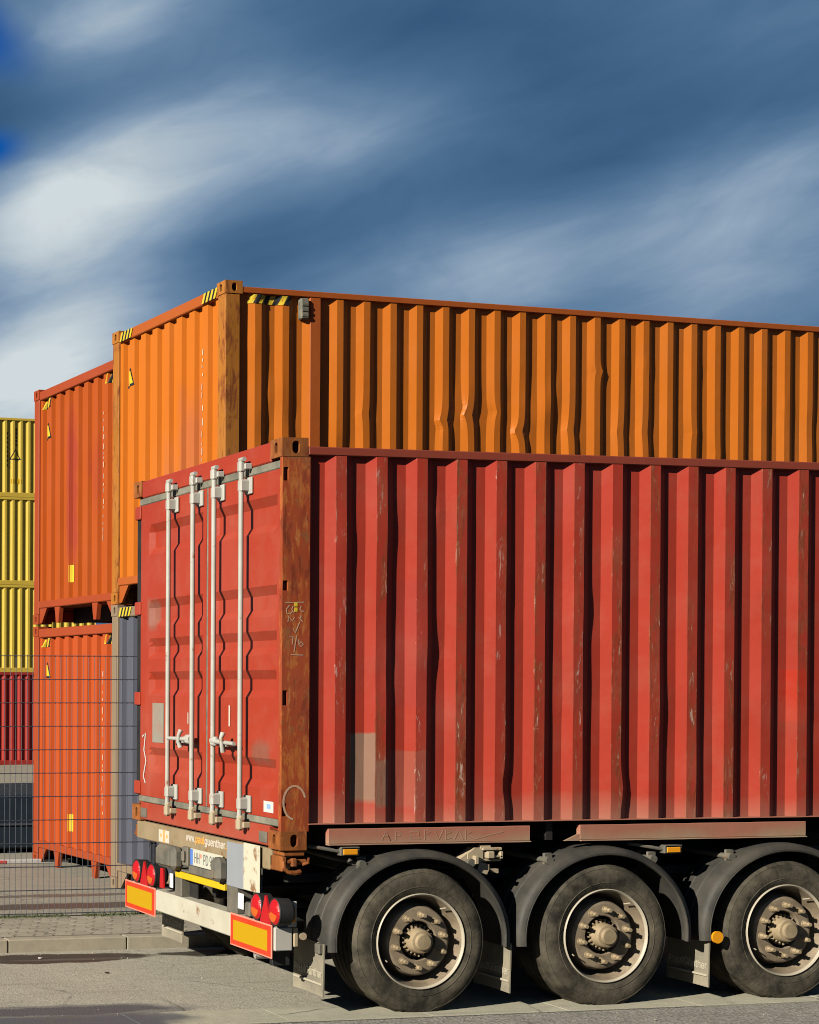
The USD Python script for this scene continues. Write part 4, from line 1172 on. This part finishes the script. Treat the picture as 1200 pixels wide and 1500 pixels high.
def flap(x, ya, yb, za, zb_, lines=True, full=True):
    mb = MB()
    ny, nz = 9, 7
    Yg, Zg = np.meshgrid(np.linspace(ya, yb, ny), np.linspace(za, zb_, nz), indexing="ij")
    bend = 0.012 * np.sin((Yg - ya) / (yb - ya) * 3.1) + 0.02 * (Zg - zb_)
    F = np.stack([x + bend, Yg, Zg], -1)
    Bk = F + (0.010, 0, 0)
    mb.grid(F, False).grid(Bk, True)
    for i in (0, -1):
        mb.grid(np.stack([F[i], Bk[i]], 0), i == 0)
        mb.grid(np.stack([F[:, i], Bk[:, i]], 0), i == -1)
    p = mb.build("mud_flap", "flap_rubber", T, smooth=30)
    if lines:
        wdt = (yb - ya) * 0.92
        tx = text_on("PaulGünther", 0.05, (x - 0.0005, yb - 0.015, za + 0.115), OUT, (0, 0, 1), 0.004, True, wdt)
        tx.map(lambda v: v + np.stack([0.012 * np.sin((v[:, 1] - ya) / (yb - ya) * 3.1) + 0.02 * (v[:, 2] - zb_), 0 * v[:, 0], 0 * v[:, 0]], -1)).build("flap_lettering", "flap_letter", p)
        MB().box(x - 0.003 - 0.005, x + 0.012, ya + 0.01, yb - 0.01, za + 0.07, za + 0.084, 0.002).map(lambda v: v + np.stack([0.012 * np.sin((v[:, 1] - ya) / (yb - ya) * 3.1) + 0.02 * (v[:, 2] - zb_), 0 * v[:, 0], 0 * v[:, 0]], -1)).build("flap_line", "flap_letter", p)
    return p


flap(0.275, -0.045, 0.345, 0.118, 0.45)
flap(1.575, -0.045, 0.345, 0.10, 0.42)
flap(3.03, -0.045, 0.345, 0.09, 0.42)
flap(0.275, 2.10, 2.49, 0.118, 0.45)
for x, y in ((0.262, -0.02), ):
    MB().box(x - 0.012, x + 0.03, y - 0.01, y + 0.05, 0.385, 0.45, 0.006).build("flap_clamp", "frame_grey", T)
MB().cyl((3.066, -0.082, 0.425), (3.066, -0.068, 0.425), 0.040, 24).build("side_reflector", "lens_amber", T, smooth=40)
# side marker lamps
for x, z in ((0.475, 1.026), (2.79, 1.000)):
    b = MB().box(x - 0.065, x + 0.065, -0.005, 0.05, z - 0.025, z + 0.027, 0.004).box(x - 0.062, x + 0.062, -0.012, 0.04, z + 0.024, z + 0.031, 0.002).build("marker_lamp", "frame_grey", T)
    MB().box(x - 0.05, x + 0.048, -0.013, -0.0052, z - 0.018, z + 0.018, 0.003).build("lamp_lens", "lens_amber", b)
    MB().tube([(x - 0.05, 0.02, z), (x - 0.22, 0.05, z + 0.03), (x - 0.26, 0.10, z + 0.035)], 0.012, 8).build("lamp_arm", "frame_grey", T)
# middle twist lock bracket
m = MB()
m.prism([(1.25, 0.955), (1.31, 0.995), (1.31, 0.945)], "y", 0.03, 0.10)
m.prism([(1.312, 0.945), (1.312, 0.998), (1.345, 1.02), (1.36, 1.035), (1.40, 1.035), (1.42, 1.02), (1.42, 0.955), (1.39, 0.935)], "y", 0.02, 0.10)
m.box(1.405, 1.545, 0.0, 0.10, 1.016, 1.036, 0.005).cyl((1.40, 0.03, 1.036), (1.47, 0.03, 1.036), 0.018, 10)
m.box(1.435, 1.485, -0.01, 0.07, 0.965, 1.012, 0.006).box(1.41, 1.55, 0.02, 0.05, 0.945, 0.962, 0.004).box(1.485, 1.55, 0.0, 0.04, 0.97, 0.985, 0.004).box(1.53, 1.552, 0.0, 0.04, 0.962, 1.01, 0.004)
m.box(1.345, 1.372, -0.01, 0.03, 0.93, 0.985, 0.004)
m.prism([(1.38, 0.872), (1.405, 0.94), (1.47, 0.925), (1.47, 0.89), (1.455, 0.86)], "y", 0.03, 0.08)
m.prism([(1.475, 0.895), (1.53, 0.895), (1.53, 0.868), (1.515, 0.868)], "y", 0.02, 0.07)
m.cyl((1.315, 0.0, 0.928), (1.315, 0.08, 0.928), 0.022, 14)
m.build("twist_lock", "bracket_tan", T, smooth=35)
# outer side beam under the container and supports
MB().box(0.2, 7.0, 0.30, 0.36, 0.80, 0.86, 0.004).build("side_beam", "black_steel", T)
MB().box(3.0, 4.8, 0.45, 1.95, 0.62, 0.85, 0.03).build("air_tank_box", "black_steel", T)
